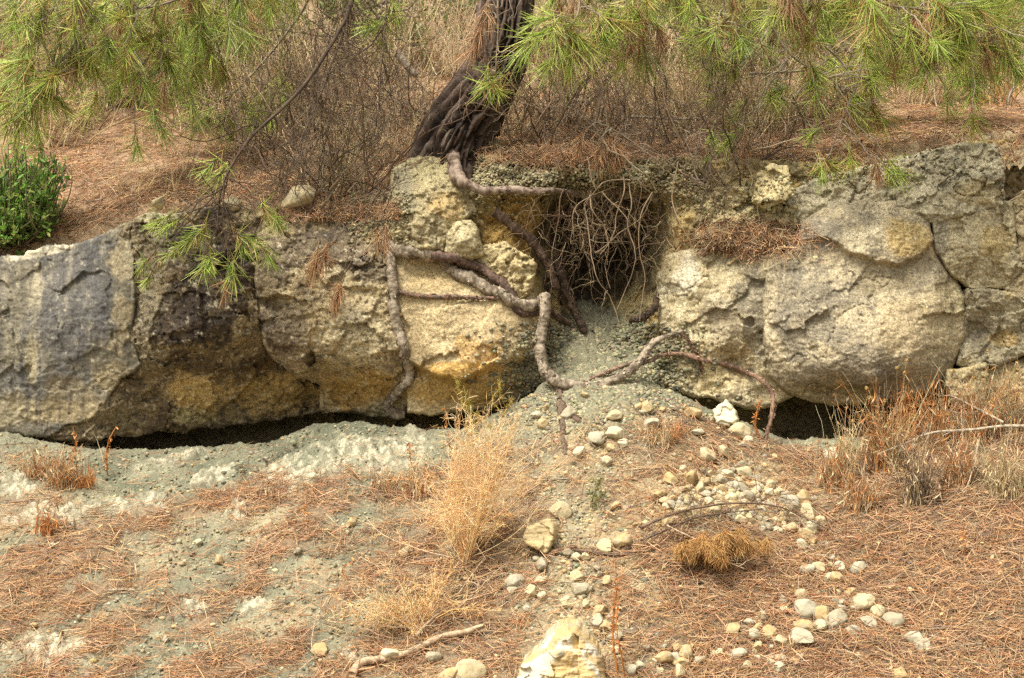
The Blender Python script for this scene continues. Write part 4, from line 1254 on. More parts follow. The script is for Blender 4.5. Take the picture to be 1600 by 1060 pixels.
# the glossy green bush at the left edge, grown as many short leafy shoots
def green_bush():
    base = at_up(20, 372)
    r = thing('evergreen_bush', 'bright green glossy leaved bush at the left edge above the grey slab', 'bush', tuple(base))
    b, lb = Bag(), Bag()
    n = 420
    poly = [(-60, 236), (0, 222), (60, 226), (96, 240), (110, 262), (98, 300), (110, 345), (86, 372), (40, 392), (-60, 400)]
    a = np.stack([rng.uniform(-60, 112, 4000), rng.uniform(220, 402, 4000)], 1)
    a = a[sdist(poly, a[:, 0], a[:, 1]) + 10 * fbm(pt3(a[:, 0] / 40, a[:, 1] / 40), 2, 7) > 4][:n]
    n = len(a)
    px, py = a.T
    y = base[1] - .05 + rng.uniform(-.34, .25, n) * np.sqrt(np.clip(1 - ((px - 10) / 112) ** 2, .05, 1))
    tip = P(px, py, y) + jit(n, .022)
    st = base + (tip - base) * np.array([.55, .6, .3]) + jit(n, .03)
    t = np.linspace(0, 1, 6)
    Q = st[:, None] * (1 - t)[None, :, None] + tip[:, None] * t[None, :, None] + jit(n, .02)[:, None] * (t * (1 - t))[None, :, None] * 4
    V, F = tubes(Q, np.linspace(.004, .002, 6)[None], 4)
    b.add(V, F, np.repeat(pick([S(120, 110, 80), S(96, 84, 60)], n), 24, 0))
    V, F = tubes(np.stack([base + (st - base) * tt for tt in t], 1), .005, 4)
    b.add(V, F, np.repeat(pick([S(110, 96, 70)], n), 24, 0))
    for k in range(n):
        m = int(rng.integers(6, 18))
        d = unit(Q[k, -1] - Q[k, 0] + np.array([0, 0, .05]))
        u = rng.uniform(.15, 1., m)[:, None]
        pos = Q[k, 0] * (1 - u) + Q[k, -1] * u
        dd = unit(jit(m, .75) + d * .8 + np.array([0, -.1, .2]))
        leaves(lb, pos, dd, unit(jit(m, .6) + np.array([0, -.3, 1.])), rng.uniform(.03, .052, m), rng.uniform(.011, .018, m), pick([S(110, 160, 58, .74), S(140, 186, 70, .74), S(84, 126, 48, .74), S(164, 200, 96, .74), S(120, 168, 62, .74), S(168, 184, 104, .74), S(196, 204, 110, .74)] + ([S(190, 170, 50)] if rng.random() < .06 else []), m, .18))
    adopt(b.build('stems', M_twig), r, base)
    adopt(lb.build('foliage', M_leaf, smooth=False), r, base)


green_bush()

# far brush up the slope, three rows deep
rows = [(5.2, -.02, 17), (4.0, .1, 14), (3.0, .25, 10)]
bn = 0
for px, y, h, kind in ((-60, 5.4, 1.3, 'o'), (90, 5.6, 1.4, 'd'), (220, 5.2, 1.3, 'd'), (340, 5.5, 1.3, 'o'), (470, 5.3, 1.3, 'o'), (600, 5.6, 1.4, 'd'), (720, 5.2, 1.4, 'o'), (860, 5.5, 1.4, 'o'), (990, 5.3, 1.3, 'd'), (1110, 5.6, 1.3, 'o'),
                       (1240, 5.3, 1.3, 'o'), (1370, 5.6, 1.3, 'd'), (1490, 5.2, 1.3, 'o'), (1630, 5.5, 1.3, 'o'),
                       (170, 2.35, .75, 'd'), (240, 2.3, .8, 'd'), (310, 2.2, .8, 'd'), (380, 2.3, .8, 'd'), (330, 3.1, .95, 'd'), (150, 3.5, 1.0, 'o'), (30, 3.4, .8, 'o'), (450, 2.6, .8, 'o'), (545, 2.9, .9, 'd'), (620, 2.8, .8, 'o'), (700, 3.8, .9, 'o'), (890, 3.7, .8, 't'), (760, 3.2, .8, 'd'), (1010, 3.1, .8, 'o'), (1080, 3.0, .9, 'd'), (1220, 3.0, .8, 'd'), (1340, 2.9, .8, 'o'), (1160, 3.6, .9, 'o'), (1280, 3.5, .8, 'o'), (1400, 3.4, .7, 'o'),
                       (1500, 2.9, .8, 'd'), (1570, 2.7, .7, 'd'), (1455, 2.9, .6, 'o')):
    x = (px - 800) * (8 + y) / 8 / 320
    base = (x, y, float(Zhill(np.array(x), np.array(y))) - .04)
    pal, lab, nm = {'o': (LO + [S(140, 120, 78)], 'olive green bush in the thicket behind the pine', 'thicket_bush'),
                    'd': (LD, 'dark evergreen bush in the shaded thicket behind the pine', 'evergreen_bush'),
                    't': (TW_T + LO[:1], 'tan dried bush in the thicket behind the pine', 'dry_bush')}[kind]
    scrub(nm, lab, 'bush', base, 16, h, .42, .006, TW_T + TW_G, 7, 5, leaf=(2100, .042, .014, pal), group=lab.replace(' bush', ' bushes'), tw=.55)

# dry standing brush (thin stems) in the middle distance
for px, py, h, n, cols, lab in ((70, 232, .55, 40, STRAW + TW_T, 'pale dry stems standing behind the green bush at the left edge'),
                                (400, 205, .75, 46, STRAW + TW_T, 'tall straw coloured dry stems left of the bare dark branch'),
                                (480, 210, .8, 50, TW_T + TW_D, 'brown dry stems crowded left of the trunk'),
                                (560, 215, .8, 50, STRAW[:2] + TW_D, 'tan and dark dry stems just left of the leaning trunk'),
                                (625, 200, .7, 36, TW_T, 'reddish tan dry stems touching the left side of the trunk'),
                                (870, 195, .7, 46, TW_T + TW_D, 'brown dry stems just right of the trunk'),
                                (960, 190, .75, 46, TW_T, 'tan dry stems right of the trunk behind the hanging dead needles'),
                                (1020, 175, .8, 44, STRAW, 'pale straw stems standing tall right of the trunk'),
                                (1120, 190, .7, 40, TW_T + TW_G, 'grey and tan dry stems above the cream rubble'),
                                (1230, 190, .6, 40, TW_G + TW_T, 'grey dry stems under the right hand boughs'),
                                (1440, 165, .5, 36, TW_T, 'low tan dry stems above the rough grey shelf'),
                                (1550, 165, .5, 40, RUST + TW_T, 'rusty dry stems at the right edge of the hillside'),
                                (1320, 185, .5, 36, TW_T, 'short tan dry stems under the hanging dead needle fan'),
                                (130, 200, .45, 30, TW_D + TW_T, 'dark dry stems in the shade right of the green bush'), (600, 262, .5, 40, TW_T, 'fine tan dry stems left of the tan boulder under the trunk'), (520, 300, .45, 40, STRAW + TW_T, 'fine straw stems on the rim over the brown weathered block'), (700, 120, .6, 36, TW_T, 'tan dry stems up the slope behind the leaning trunk'), (310, 200, .45, 30, TW_T + TW_D, 'thin brown stems on the bare slope right of the green bush'), (800, 215, .5, 36, TW_T, 'brown stems tight against the right of the trunk foot'), (1075, 215, .6, 44, TW_T + STRAW, 'dense tan stems on the rim right of the hollow'), (1170, 215, .55, 44, TW_T + STRAW, 'tan stems behind the jumbled cream rubble')):
    q = at_up(px, py)
    scrub('dry_grass', lab, 'dry plant', q, int(n * 1.5), h, .5, .0038, cols, 5, 3, tw=.35, crook=.1)

# bare crooked shrubs
for px, py, h, n, sp, lab in ((500, 330, .95, 16, .55, 'bare dark thorny shrub tangled over the brown weathered block'),
                              (575, 300, .9, 16, .5, 'bare dark twiggy shrub leaning at the left of the tan boulder'),
                              (430, 260, .8, 12, .6, 'bare dark twiggy shrub behind the drooping branch'),
                              (655, 215, .55, 9, .6, 'small bare shrub against the foot of the trunk'),
                              (860, 262, .75, 13, .5, 'bare dark twiggy shrub on the rim left of the dead needle bunch'),
                              (930, 235, .85, 14, .55, 'bare dark twiggy shrub behind the dead needle bunch'),
                              (1010, 245, .7, 12, .55, 'bare twiggy shrub on the rim right of the dead needle bunch'),
                              (1110, 290, .8, 12, .5, 'bare twiggy shrub rising from the cream rubble'),
                              (1190, 250, .65, 10, .55, 'bare twiggy shrub behind the angular cream chunk'),
                              (1290, 215, .6, 9, .6, 'sparse bare shrub beneath the right boughs')):
    q = at_up(px, py)
    if py > 285: q = P(px, py, .22)
    scrub('bare_shrub', lab, 'shrub', q, n, h, sp, .0050, TW_D + TW_D + TW_G[:1], 8, 5, tw=.5, crook=.24, K=12)

# pale forked dead branches between the right hand boughs
for pts, lab in (([(1268, 30, .5), (1278, 62, .5), (1300, 82, .5), (1320, 104, .5), (1330, 128, .5)], 'pale grey dead branch curving down under the right boughs'),
                 ([(1170, 115, .5), (1225, 112, .5), (1270, 108, .5), (1295, 92, .5)], 'pale grey dead twig lying level under the right boughs'),
                 ([(1210, 30, .6), (1185, 70, .6), (1155, 105, .6), (1130, 130, .6)], 'long straight grey dead stick leaning right of the hollow'),
                 ([(1600, 60, .3), (1590, 120, .3), (1578, 150, .3), (1575, 165, .3)], 'thin grey dead twig hanging at the upper right edge'),
                 ([(985, 182, .7), (1040, 185, .7), (1095, 186, .7)], 'pale straight stick lying on the litter right of the trunk'),
                 ([(620, 85, 1.), (640, 108, 1.), (652, 118, 1.)], 'short dark log lying in the brush left of the trunk')):
    b = Bag()
    rr = .022 if 'log' in lab else .007
    path = [(*P(*p), rr * (1 - .1 * i)) for i, p in enumerate(pts)]
    limb(b, path, 60, 9, S(176, 160, 136), S(130, 112, 92), .2, int(rng.integers(999)))
    e = np.array(path)[:, :3]
    for _ in range(6):
        k = rng.integers(0, len(e) - 1)
        q = e[k] + (e[k + 1] - e[k]) * rng.random()
        d = unit(jit(1)[0] + np.array([0, 0, -.4]))
        Q = q + d * np.linspace(0, rng.uniform(.08, .25), 7)[:, None] + np.cumsum(rng.normal(0, .008, (7, 3)), 0)
        V, F = tubes(Q[None], np.linspace(.003, .0015, 7)[None], 5)
        b.add(V, F, S(160, 140, 114))
    tag(b.build('dead_branch', M_root), lab, 'branch')

# sparse stalks on the upper litter
for px, py, h, lab in ((235, 300, .3, 'little pale dry grass tuft on the upper litter nearest the dark block'), (270, 310, .28, 'thin straw tuft leaning on the upper litter beside another tuft'), (245, 232, .32, 'upright thin brown stalks on the shaded upper litter'), (200, 305, .22, 'small yellowish dry tuft above the grey slab')):
    scrub('dry_tuft', lab, 'dry plant', at_up(px, py), 9, h, .3, .002, STRAW, 2, 0, crook=.08)
# ------------------------------------------------------------------ stones
def ico(sub):
    import bmesh
    bm = bmesh.new()
    bmesh.ops.create_icosphere(bm, subdivisions=sub, radius=1)
    V = np.array([v.co[:] for v in bm.verts])
    F = np.array([[v.index for v in f.verts] for f in bm.faces])
    bm.free()
    return V, F


ICO4, ICO5, ICO2 = ico(4), ico(6), ico(2)


def stone_geo(seed, geo=ICO4, sq=(1, .85, .7), cuts=7, rough=.07):
    r = np.random.default_rng(seed)
    V, F = geo
    V = V.copy()
    for _ in range(cuts):                       # broken flat faces
        n = unit(r.normal(size=3))
        d = r.uniform(.55, .86)
        over = V @ n - d
        V = V - np.where(over > 0, over, 0)[:, None] * n * .93
    V = V * (1 + rough * 1.6 * fbm(V * 1.6 + seed, 4, seed)[:, None] + rough * .5 * fbm(V * 6 + seed, 3, seed + 1)[:, None])
    return V * np.array(sq) * np.array([1, 1, 1.]), F


CREAM = [S(196, 178, 136), S(186, 162, 116), S(180, 170, 142), S(204, 190, 152), S(166, 154, 126), S(188, 160, 110)]
protos = []
for k in range(18):
    V, F = stone_geo(300 + k, ICO4, (1, rng.uniform(.7, .95), rng.uniform(.6, .9)), int(rng.integers(7, 13)), rng.uniform(.06, .11))
    c = np.tile(CREAM[k % 6], (len(V), 1))
    c = mixc(c, S(176, 168, 146), sstep(.0, .5, fbm(V * 2.5 + k, 4, k)) * .6)
    c = mixc(c, S(206, 194, 162), sstep(.2, .6, fbm(V * 4 + k, 3, k + 40)) * .5)
    me = mesh_np('stone', V * .01, F, M_stone, c)
    protos.append(me.data)
    bpy.data.objects.remove(me)


def stone(px, py, r, label, group=None, k=None, sink=.35, q=None, lift=.004):
    q = low(px, py)[0] if q is None else q
    o = bpy.data.objects.new('stone', protos[int(rng.integers(18)) if k is None else k])
    COL.objects.link(o)
    s = 1.52 * r / 320 * (8 + q[1]) / 8
    o.location = (q[0], q[1] - s * .3, q[2] + s * (.56 - sink) + lift)
    o.scale = (s * 100 * rng.uniform(.9, 1.2),) * 2 + (s * 100 * rng.uniform(.8, 1.1),)
    o.rotation_euler = tuple(rng.uniform(-.5, .5, 2)) + (rng.uniform(0, 6.3),)
    tag(o, label, 'stone', group)
    return o


taken = []


def free(px, py, r):
    for a, b, c in taken:
        if (a - px) ** 2 + ((b - py) * 1.2) ** 2 < (c + r) ** 2 * .5:
            return False
    taken.append((px, py, r))
    return True


# stones one can point at
for px, py, r, lab in ((1050, 756, 13, 'squarish cream stone at the upper left end of the scree heap'), (1078, 752, 13, 'cream stone beside the squarish one at the top left of the scree heap'), (1160, 742, 11, 'whitish stone topping the right side of the scree heap'),
                       (1105, 718, 12, 'pale grey rounded stone lying above the scree heap'), (1260, 806, 13, 'tall pale grey stone at the lower right of the scree heap'), (1042, 818, 10, 'round cream stone just above the left end of the dark twiggy branch'),
                       (1068, 808, 12, 'yellowish cream stone right of the round cream one under the scree heap'), (1232, 790, 14, 'broad cream stone on the right flank of the scree heap'), (1255, 782, 12, 'pale flat stone at the top right of the scree heap'),
                       (1394, 976, 15, 'angular cream stone lying alone right of the row of stones'), (1444, 1014, 12, 'round cream stone low on the right, with a white one touching it'), (1428, 1003, 11, 'white stone touching the round cream one low on the right'),
                       (1257, 957, 17, 'largest cream stone in the row on the lower right litter'), (1281, 966, 13, 'yellowish broken stone in the middle of the lower right row'), (1304, 973, 15, 'jagged pale stone at the right of the lower right row'),
                       (1254, 983, 12, 'smooth oval whitish stone below the lower right row'), (1281, 983, 10, 'small flat cream stone under the yellowish broken one'), (1145, 988, 12, 'cream stone at the left start of the lower right row'),
                       (1200, 993, 12, 'wedge shaped cream stone on the lower right litter'), (1251, 1002, 14, 'wide yellowish stone below the oval whitish one'), (1345, 945, 14, 'tall pale stone above the lower right row'), (1370, 960, 10, 'white stone between two cream ones on the lower right'),
                       (1355, 978, 10, 'round yellow cream stone on the lower right litter'), (1310, 910, 13, 'cream stone in the pair below the dead orange sprig'), (1298, 908, 9, 'smaller stone of the pair below the dead orange sprig'), (1260, 895, 10, 'grey white stone right of the dead orange sprig'), (1278, 895, 11, 'oval white stone right of the dead orange sprig'),
                       (1340, 893, 11, 'cream stone by itself right of the two white ones'), (876, 802, 12, 'round grey white stone above the flat tan slab'), (830, 930, 11, 'square ochre stone below the flat tan slab'), (804, 914, 12, 'grey lumpy stone left of the square ochre one'), (846, 887, 10, 'bluish grey pebble under the fallen stick'),
                       (844, 911, 7, 'small white pebble above the square ochre stone'), (906, 925, 12, 'low flat cream stone in the marl patch'), (945, 858, 11, 'grey white stone in the cluster over the fallen stick'), (972, 850, 12, 'yellow cream stone in the cluster over the fallen stick'), (634, 868, 9, 'single pale stone on the left litter'), (594, 957, 0, ''),
                       (500, 1020, 12, 'yellow stone left of the fallen pale branch'), (610, 1030, 14, 'crumbly yellow stone behind the fallen pale branch'), (678, 1030, 10, 'upright tan stone in front of the fallen pale branch'), (730, 1058, 20, 'large cream stone cut off by the bottom edge beside the chalk boulder'), (700, 1060, 14, 'white stone cut off at the bottom edge'),
                       (1130, 645, 0, ''), (1018, 668, 12, 'upright pale stone below the end of the looping root'), (1155, 680, 14, 'yellowish stone under the white shard'), (1080, 650, 11, 'tan stone at the foot of the pale cream rock'), (1308, 722, 16, 'grey stone half buried beside the rusty grass'), (934, 690, 11, 'grey stone on the bank below the root fork'), (958, 655, 10, 'rounded grey green stone on the rubble fan'), (1010, 640, 10, 'small cream stone on top of the rubble fan'), (1405, 1058, 12, 'white stone at the bottom edge on the right')):
    if r:
        free(px, py, r)
        stone(px, py, r * .92, lab)
# the many look-alikes
def strew(n, poly, r0, r1, label, group):
    a = np.array(poly, float)
    c = 0
    for _ in range(n * 40):
        px, py = rng.uniform(a[:, 0].min(), a[:, 0].max()), rng.uniform(a[:, 1].min(), a[:, 1].max())
        if sdist(poly, np.array([px]), np.array([py]))[0] < 0: continue
        r = r0 + (r1 - r0) * rng.random() ** 2.2
        if not free(px, py, r * .9): continue
        stone(px, py, r, label, group, sink=.36, lift=.008)
        c += 1
        if c >= n: break


strew(150, [(1020, 775), (1060, 738), (1110, 735), (1175, 730), (1200, 760), (1250, 785), (1285, 815), (1270, 840), (1180, 830), (1100, 800), (1040, 800)], 3.8, 9.0, 'cream stone heaped with many alike in the scree above the dead orange sprig', 'stones heaped in the scree')
strew(46, [(1220, 830), (1290, 820), (1330, 900), (1380, 960), (1330, 1000), (1150, 1030), (1110, 1000), (1230, 930), (1290, 920)], 3.5, 9, 'small cream stone strewn down the litter on the lower right', 'stones strewn on the lower right litter')
strew(44, [(790, 880), (900, 800), (1000, 780), (1010, 840), (980, 940), (1000, 1055), (930, 1055), (860, 960), (790, 960)], 3.5, 9, 'small pale stone on the grey patch between the tan slab and the chalk boulder', 'stones around the chalk boulder')
strew(32, [(900, 620), (1040, 620), (1170, 660), (1230, 720), (1120, 715), (1000, 740), (880, 720), (830, 650)], 4, 10, 'pale stone on the rubble fan below the hollow', 'stones on the rubble fan')
strew(12, [(1380, 850), (1590, 850), (1590, 1050), (1420, 1050), (1380, 930)], 3, 6, 'tiny pale stone scattered thinly on the far right litter', 'stones on the far right litter')
strew(14, [(10, 840), (560, 800), (640, 900), (480, 1050), (20, 1050)], 3, 6, 'tiny pale stone scattered on the left litter and marl', 'stones on the left slope')
strew(26, [(1000, 1010), (1280, 1030), (1250, 1058), (980, 1058)], 5, 11, 'cream stone along the bottom edge right of the chalk boulder', 'stones along the bottom edge')


def big_stone(name, label, px, py, w, h, seed, colfn, sq=.8, cuts=10, rough=.08, sink=.25, rot=(0, 0, 0), geo=None):
    q = low(px, py)[0]
    V, F = stone_geo(seed, geo or ICO5, (1, sq, 1), cuts, rough)
    s = (8 + q[1]) / 8 / 320
    V = V * np.array([w, w, h]) * s
    f1, f2, fac, idr = voro(V * 30, seed)
    V = V * (1 + .05 * fac + .06 * voro(V * 12, seed + 5)[2] + .04 * fbm(V * 25, 4, seed + 2))[:, None]
    c = colfn(V / s)
    o = mesh_np(name, V, F, M_stone, c)
    o.rotation_euler = rot
    o.location = (q[0], q[1], q[2] + h * s * (1 - 2 * sink) * .5)
    tag(o, label, 'rock')
    return o


def chalk_col(V):
    c = np.tile(S(200, 190, 162), (len(V), 1))
    c = mixc(c, S(196, 168, 116), sstep(.0, .5, fbm(V * .025 + 3, 4, 401) + (V[:, 0] - 10) / 120))
    c = mixc(c, S(166, 160, 136), sstep(.15, .5, fbm(V * .04 + 9, 4, 402)) * .8)
    return mixc(c, S(218, 212, 194), sstep(.1, .5, fbm(V * .05, 3, 403)) * .7)




def tan_col(V):
    c = np.tile(S(204, 182, 134), (len(V), 1))
    c = mixc(c, S(170, 146, 106), sstep(-.1, .4, fbm(V * np.array([.03, .03, .16]), 4, 404)) * .7)
    return mixc(c, S(150, 140, 112), sstep(.3, .6, fbm(V * .08, 3, 405)) * .5)


def prism_stone(name, label, outline, y_off, thick, colfn, seed, round_=5., bulge=.03, rough=1., foot=None):
    """an angular broken slab: a traced face with real thickness, tilted into the slope"""
    o = np.array(outline, float)
    c = o.mean(0)
    q = low(c[0], foot or o[:, 1].max() - 4)[0]
    gx, gy = np.meshgrid(np.arange(o[:, 0].min() - 4, o[:, 0].max() + 4, 1.2), np.arange(o[:, 1].min() - 4, o[:, 1].max() + 4, 1.2))
    sd = sdist(outline, gx, gy) + 2.5 * fbm(pt3(gx / 14, gy / 14), 3, seed)
    ins = sd > 0
    t = np.clip(sd / round_, 0, 1)
    y = q[1] + y_off + (c[1] - gy) * .0016 + bulge * (1 - np.sqrt(1 - (1 - t) ** 2))
    qq = pt3(gx / 320, gy * 0, gy / 320)
    y = y - rough * (.028 * voro(qq * 7, seed + 6)[2] + .02 * fbm(qq * 6, 4, seed + 7)) * (rough > 1)
    y = y - .010 * fbm(qq * np.array([8, 1, 30]), 4, seed + 1) - .006 * ridged(qq * np.array([10, 1, 45]), 3, seed + 2) - .012 * voro(qq * 16, seed)[2]
    V = P(gx, gy, y)
    ny, nx = gx.shape
    i = np.arange(ny - 1)[:, None] * nx + np.arange(nx - 1)[None, :]
    F = np.stack([i, i + nx, i + nx + 1, i + 1], -1)[ins[:-1, :-1] & ins[1:, 1:] & ins[:-1, 1:] & ins[1:, :-1]]
    u = np.unique(F)
    mp = np.full(ny * nx, -1); mp[u] = np.arange(len(u)); F = mp[F]
    V = V.reshape(-1, 3)[u]
    E = np.concatenate([F[:, [0, 1]], F[:, [1, 2]], F[:, [2, 3]], F[:, [3, 0]]])
    ky = np.sort(E, 1)
    _, ix, cn = np.unique(ky, axis=0, return_index=True, return_counts=True)
    be = E[ix[cn == 1]]
    bv = np.unique(be)
    m2 = np.full(len(V), -1); m2[bv] = np.arange(len(bv)) + len(V)
    Bk = V[bv] + np.array([.02, thick, -.01])
    F = np.concatenate([F, np.stack([be[:, 0], m2[be[:, 0]], m2[be[:, 1]], be[:, 1]], 1)])
    px = np.concatenate([gx.ravel()[u], gx.ravel()[u][np.isin(np.arange(len(V)), bv)]])
    VV = np.concatenate([V, Bk])
    ob = mesh_np(name, VV, F, M_stone, colfn(np.stack([VV[:, 0] * 320, VV[:, 1] * 320, VV[:, 2] * 320], 1)))
    return tag(ob, label, 'rock')


prism_stone('flat_stone', 'flat angular ochre slab leaning alone on the slope below the hollow', [(822, 822), (862, 808), (869, 830), (863, 852), (852, 866), (820, 852), (818, 840)], -.05, .10, tan_col, 421)
prism_stone('chalk_boulder', 'big white and yellow chalk boulder cut by the bottom edge of the picture', [(800, 1130), (806, 1060), (818, 1030), (838, 1014), (858, 988), (886, 970), (904, 976), (918, 992), (936, 1012), (946, 1040), (950, 1130)], -.10, .35, chalk_col, 431, 34., .16, 1.6, 1075)
prism_stone('stone_shard', 'white pointed rock shard standing beside the dark gap on the right', [(1112, 640), (1126, 630), (1134, 624), (1150, 642), (1154, 656), (1140, 668), (1120, 664)], -.04, .09, lambda V: np.tile(S(222, 210, 172), (len(V), 1)), 422)
for px, py, r, lab in ((468, 318, 18, 'grey white stone on the rim above the brown weathered block'), (365, 326, 12, 'flat cream stone on the rim above the black stained block'), (730, 205, 0, ''), (765, 232, 16, 'yellowish stone tucked against the right foot of the trunk'), (250, 322, 9, 'small pinkish stone on the rim above the black stained block')):
    if r:
        q = at_up(px, py) if px > 700 or py < 300 else P(px, py, .2)
        stone(px, py, r, lab, q=q, sink=.3)


# ------------------------------------------------------------------ gravel and crumbs (uncountable)
def crumbs(name, label, pts, r, cols, seed):
    V0, F0 = ICO2[0], ICO2[1]
    vs, fs, cs = [], [], []
    kinds = [stone_geo(500 + seed + k, ico(1), (1, .85, .75), 4, .1) for k in range(6)]
    n = len(pts)
    b = Bag()
    for k in range(6):
        m = np.arange(n) % 6 == k
        V, F = kinds[k]
        a = rng.uniform(0, 6.28, m.sum())
        R = np.stack([np.stack([np.cos(a), -np.sin(a), 0 * a], -1), np.stack([np.sin(a), np.cos(a), 0 * a], -1), np.stack([0 * a, 0 * a, 1 + 0 * a], -1)], 1)
        W = np.einsum('nij,vj->nvi', R, V) * (r[m, None, None] * rng.uniform(.7, 1.2, (m.sum(), 1, 3))) + pts[m, None, :]
        FF = (np.arange(m.sum()) * len(V))[:, None, None] + F[None]
        b.add(W.reshape(-1, 3), FF.reshape(-1, 3), np.repeat(cols[m], len(V), 0))
    o = b.build(name, M_stone, smooth=False)
    return tag(o, label, kind='stuff')


n = 46000
px, py = rng.uniform(-30, 1630, n), rng.uniform(590, 1090, n)
bare = marl_bare(px, py)
w = .10 + .22 * bare + .9 * np.exp(-((px - 950) / 170) ** 2) + 2.6 * np.exp(-(((px - 1150) / 110) ** 2 + ((py - 778) / 42) ** 2)) + .25 * np.exp(-(((px - 1260) / 130) ** 2 + ((py - 930) / 70) ** 2))
ok = (rng.random(n) < w) & (py > base_py(px) + 3)
px, py = px[ok], py[ok]
g = low(px, py)
r = rng.uniform(.003, .011, len(px)) * np.where(rng.random(len(px)) < .12, 1.7, 1)
r *= 1 + .8 * np.exp(-(((px - 1150) / 120) ** 2 + ((py - 780) / 50) ** 2))
mid = np.exp(-((px - 1020) / 230) ** 2)
cols = np.where((rng.random(len(px)) < .25 + .6 * mid)[:, None], pick(CREAM + [S(190, 170, 130)], len(px)), pick([S(138, 134, 108), S(158, 150, 122), S(128, 122, 98), S(176, 166, 136)], len(px)))
g[:, 2] += r * .3
crumbs('gravel', 'pale gravel and marl crumbs lying over the slope', g, r, cols, 1)

# rubble in the hollow and clods along the crumbling rim
n = 9000
px, py = np.concatenate([rng.normal(935, 62, n), rng.uniform(740, 1110, 3200), rng.uniform(1085, 1240, 700), rng.uniform(1250, 1560, 250), rng.uniform(545, 640, 700)]), np.concatenate([rng.normal(585, 50, n), rng.normal(276, 22, 3200), rng.uniform(270, 390, 700), rng.uniform(235, 290, 250), rng.uniform(300, 380, 700)])
src = np.arange(len(px))
lowpart = src < n
ok = np.where(lowpart, (py > 505) & (py < 690), py > 244)
px, py, lowpart = px[ok], py[ok], lowpart[ok]
ys = surf(px, py, 2)
q = P(px, py, ys)
gl = low(px, py)
use = lowpart & (gl[:, 1] < ys)
q[use] = gl[use]
r = rng.uniform(.003, .0125, len(px))
r[lowpart] *= 1.35
cols = np.where(lowpart[:, None], pick([S(138, 132, 106), S(152, 144, 112), S(118, 114, 92), S(168, 158, 122)], len(px)), pick([S(176, 164, 124), S(158, 148, 114), S(198, 184, 140), S(136, 126, 96)], len(px)))
crumbs('rubble', 'grey green rubble crumbled into the hollow and along its rim', q, r, cols, 2)


# ------------------------------------------------------------------ needle litter
PAL_L = [S(160, 110, 74), S(186, 140, 98), S(154, 130, 104), S(180, 160, 132), S(216, 172, 124), S(200, 148, 102), S(226, 184, 136), S(218, 174, 128), S(172, 128, 92), S(224, 188, 142), S(186, 158, 126), S(196, 142, 92), S(204, 166, 122)]


def litter(name, label, q, N, nrm, pal, L=(.06, .13), lift=.018, align=None):
    n = len(q)
    d = jit(n)
    if align is not None:
        d = d + align * rng.normal(size=(n, 1)) * 1.2
    d = d - nrm * (d * nrm).sum(1, keepdims=True)
    d = unit(unit(d) + nrm * rng.normal(0, .13, (n, 1)))
    ln = rng.uniform(L[0], L[1], n)
    base = q - d * ln[:, None] * .5 + nrm * (np.abs(rng.normal(0, lift, n)) + .002)[:, None]
    bend = np.cross(d, nrm) * ln[:, None] * rng.normal(0, .12, (n, 1)) - nrm * ln[:, None] * .03
    b = Bag()
    needles(b, base, d, ln, bend, rng.uniform(.0021, .0036, n), pick(pal, n, .22))
    m = n // 60                                    # twigs and bark flakes among the needles
    i = rng.integers(0, n, m)
    needles(b, base[i], unit(d[i] + jit(m, .2)), rng.uniform(.03, .11, m), jit(m, .012), rng.uniform(.003, .006, m), pick([S(150, 124, 98), S(110, 88, 68), S(178, 156, 126)], m))
    m = n // 30
    i = rng.integers(0, n, m)
    fl = Bag()
    leaves(fl, base[i], unit(jit(m) - nrm[i] * .2), nrm[i], rng.uniform(.012, .03, m), rng.uniform(.008, .018, m), pick([S(146, 104, 74), S(196, 160, 110), S(116, 84, 62), S(206, 176, 124)], m))
    fv = np.concatenate(fl.F)
    b.add(np.concatenate(fl.V), np.concatenate([fv, fv[:, 2:3]], 1), np.concatenate(fl.C))
    return tag(b.build(name, M_litter), label, kind='stuff')


def normal_of(fn, q, e=.03):
    dzx = (fn(q[:, 0] + e, q[:, 1]) - fn(q[:, 0] - e, q[:, 1])) / (2 * e)
    dzy = (fn(q[:, 0], q[:, 1] + e) - fn(q[:, 0], q[:, 1] - e)) / (2 * e)
    return unit(np.stack([-dzx, -dzy, np.ones(len(q))], 1))


n = 115000
px, py = rng.uniform(-60, 1660, n), rng.uniform(600, 1100, n)
bare = marl_bare(px, py)
w = (1 - bare) ** 1.3 + .05
w *= 1 - .75 * np.exp(-(((px - 1150) / 130) ** 2 + ((py - 780) / 48) ** 2))
w *= 1 - .55 * np.exp(-((px - 920) / 110) ** 2)
w *= 1 - .9 * np.exp(-(((px - 690 + (py - 935) * .8) / 44) ** 2 + ((py - 935) / 26) ** 2))
clump = fbm(pt3(px / 45, py / 22), 3, 81)
w *= sstep(-.5, .3, clump + .25 * sstep(900, 1200, px))
ok = (rng.random(n) < w) & (py > base_py(px) + 6)
q = low(px[ok], py[ok])
al = np.tile(np.array([[1, .12, .15]]), (len(q), 1))
litter('needle_litter', 'rust brown pine needles carpeting the lower slope', q, len(q), normal_of(Zlow, q), PAL_L, align=al)

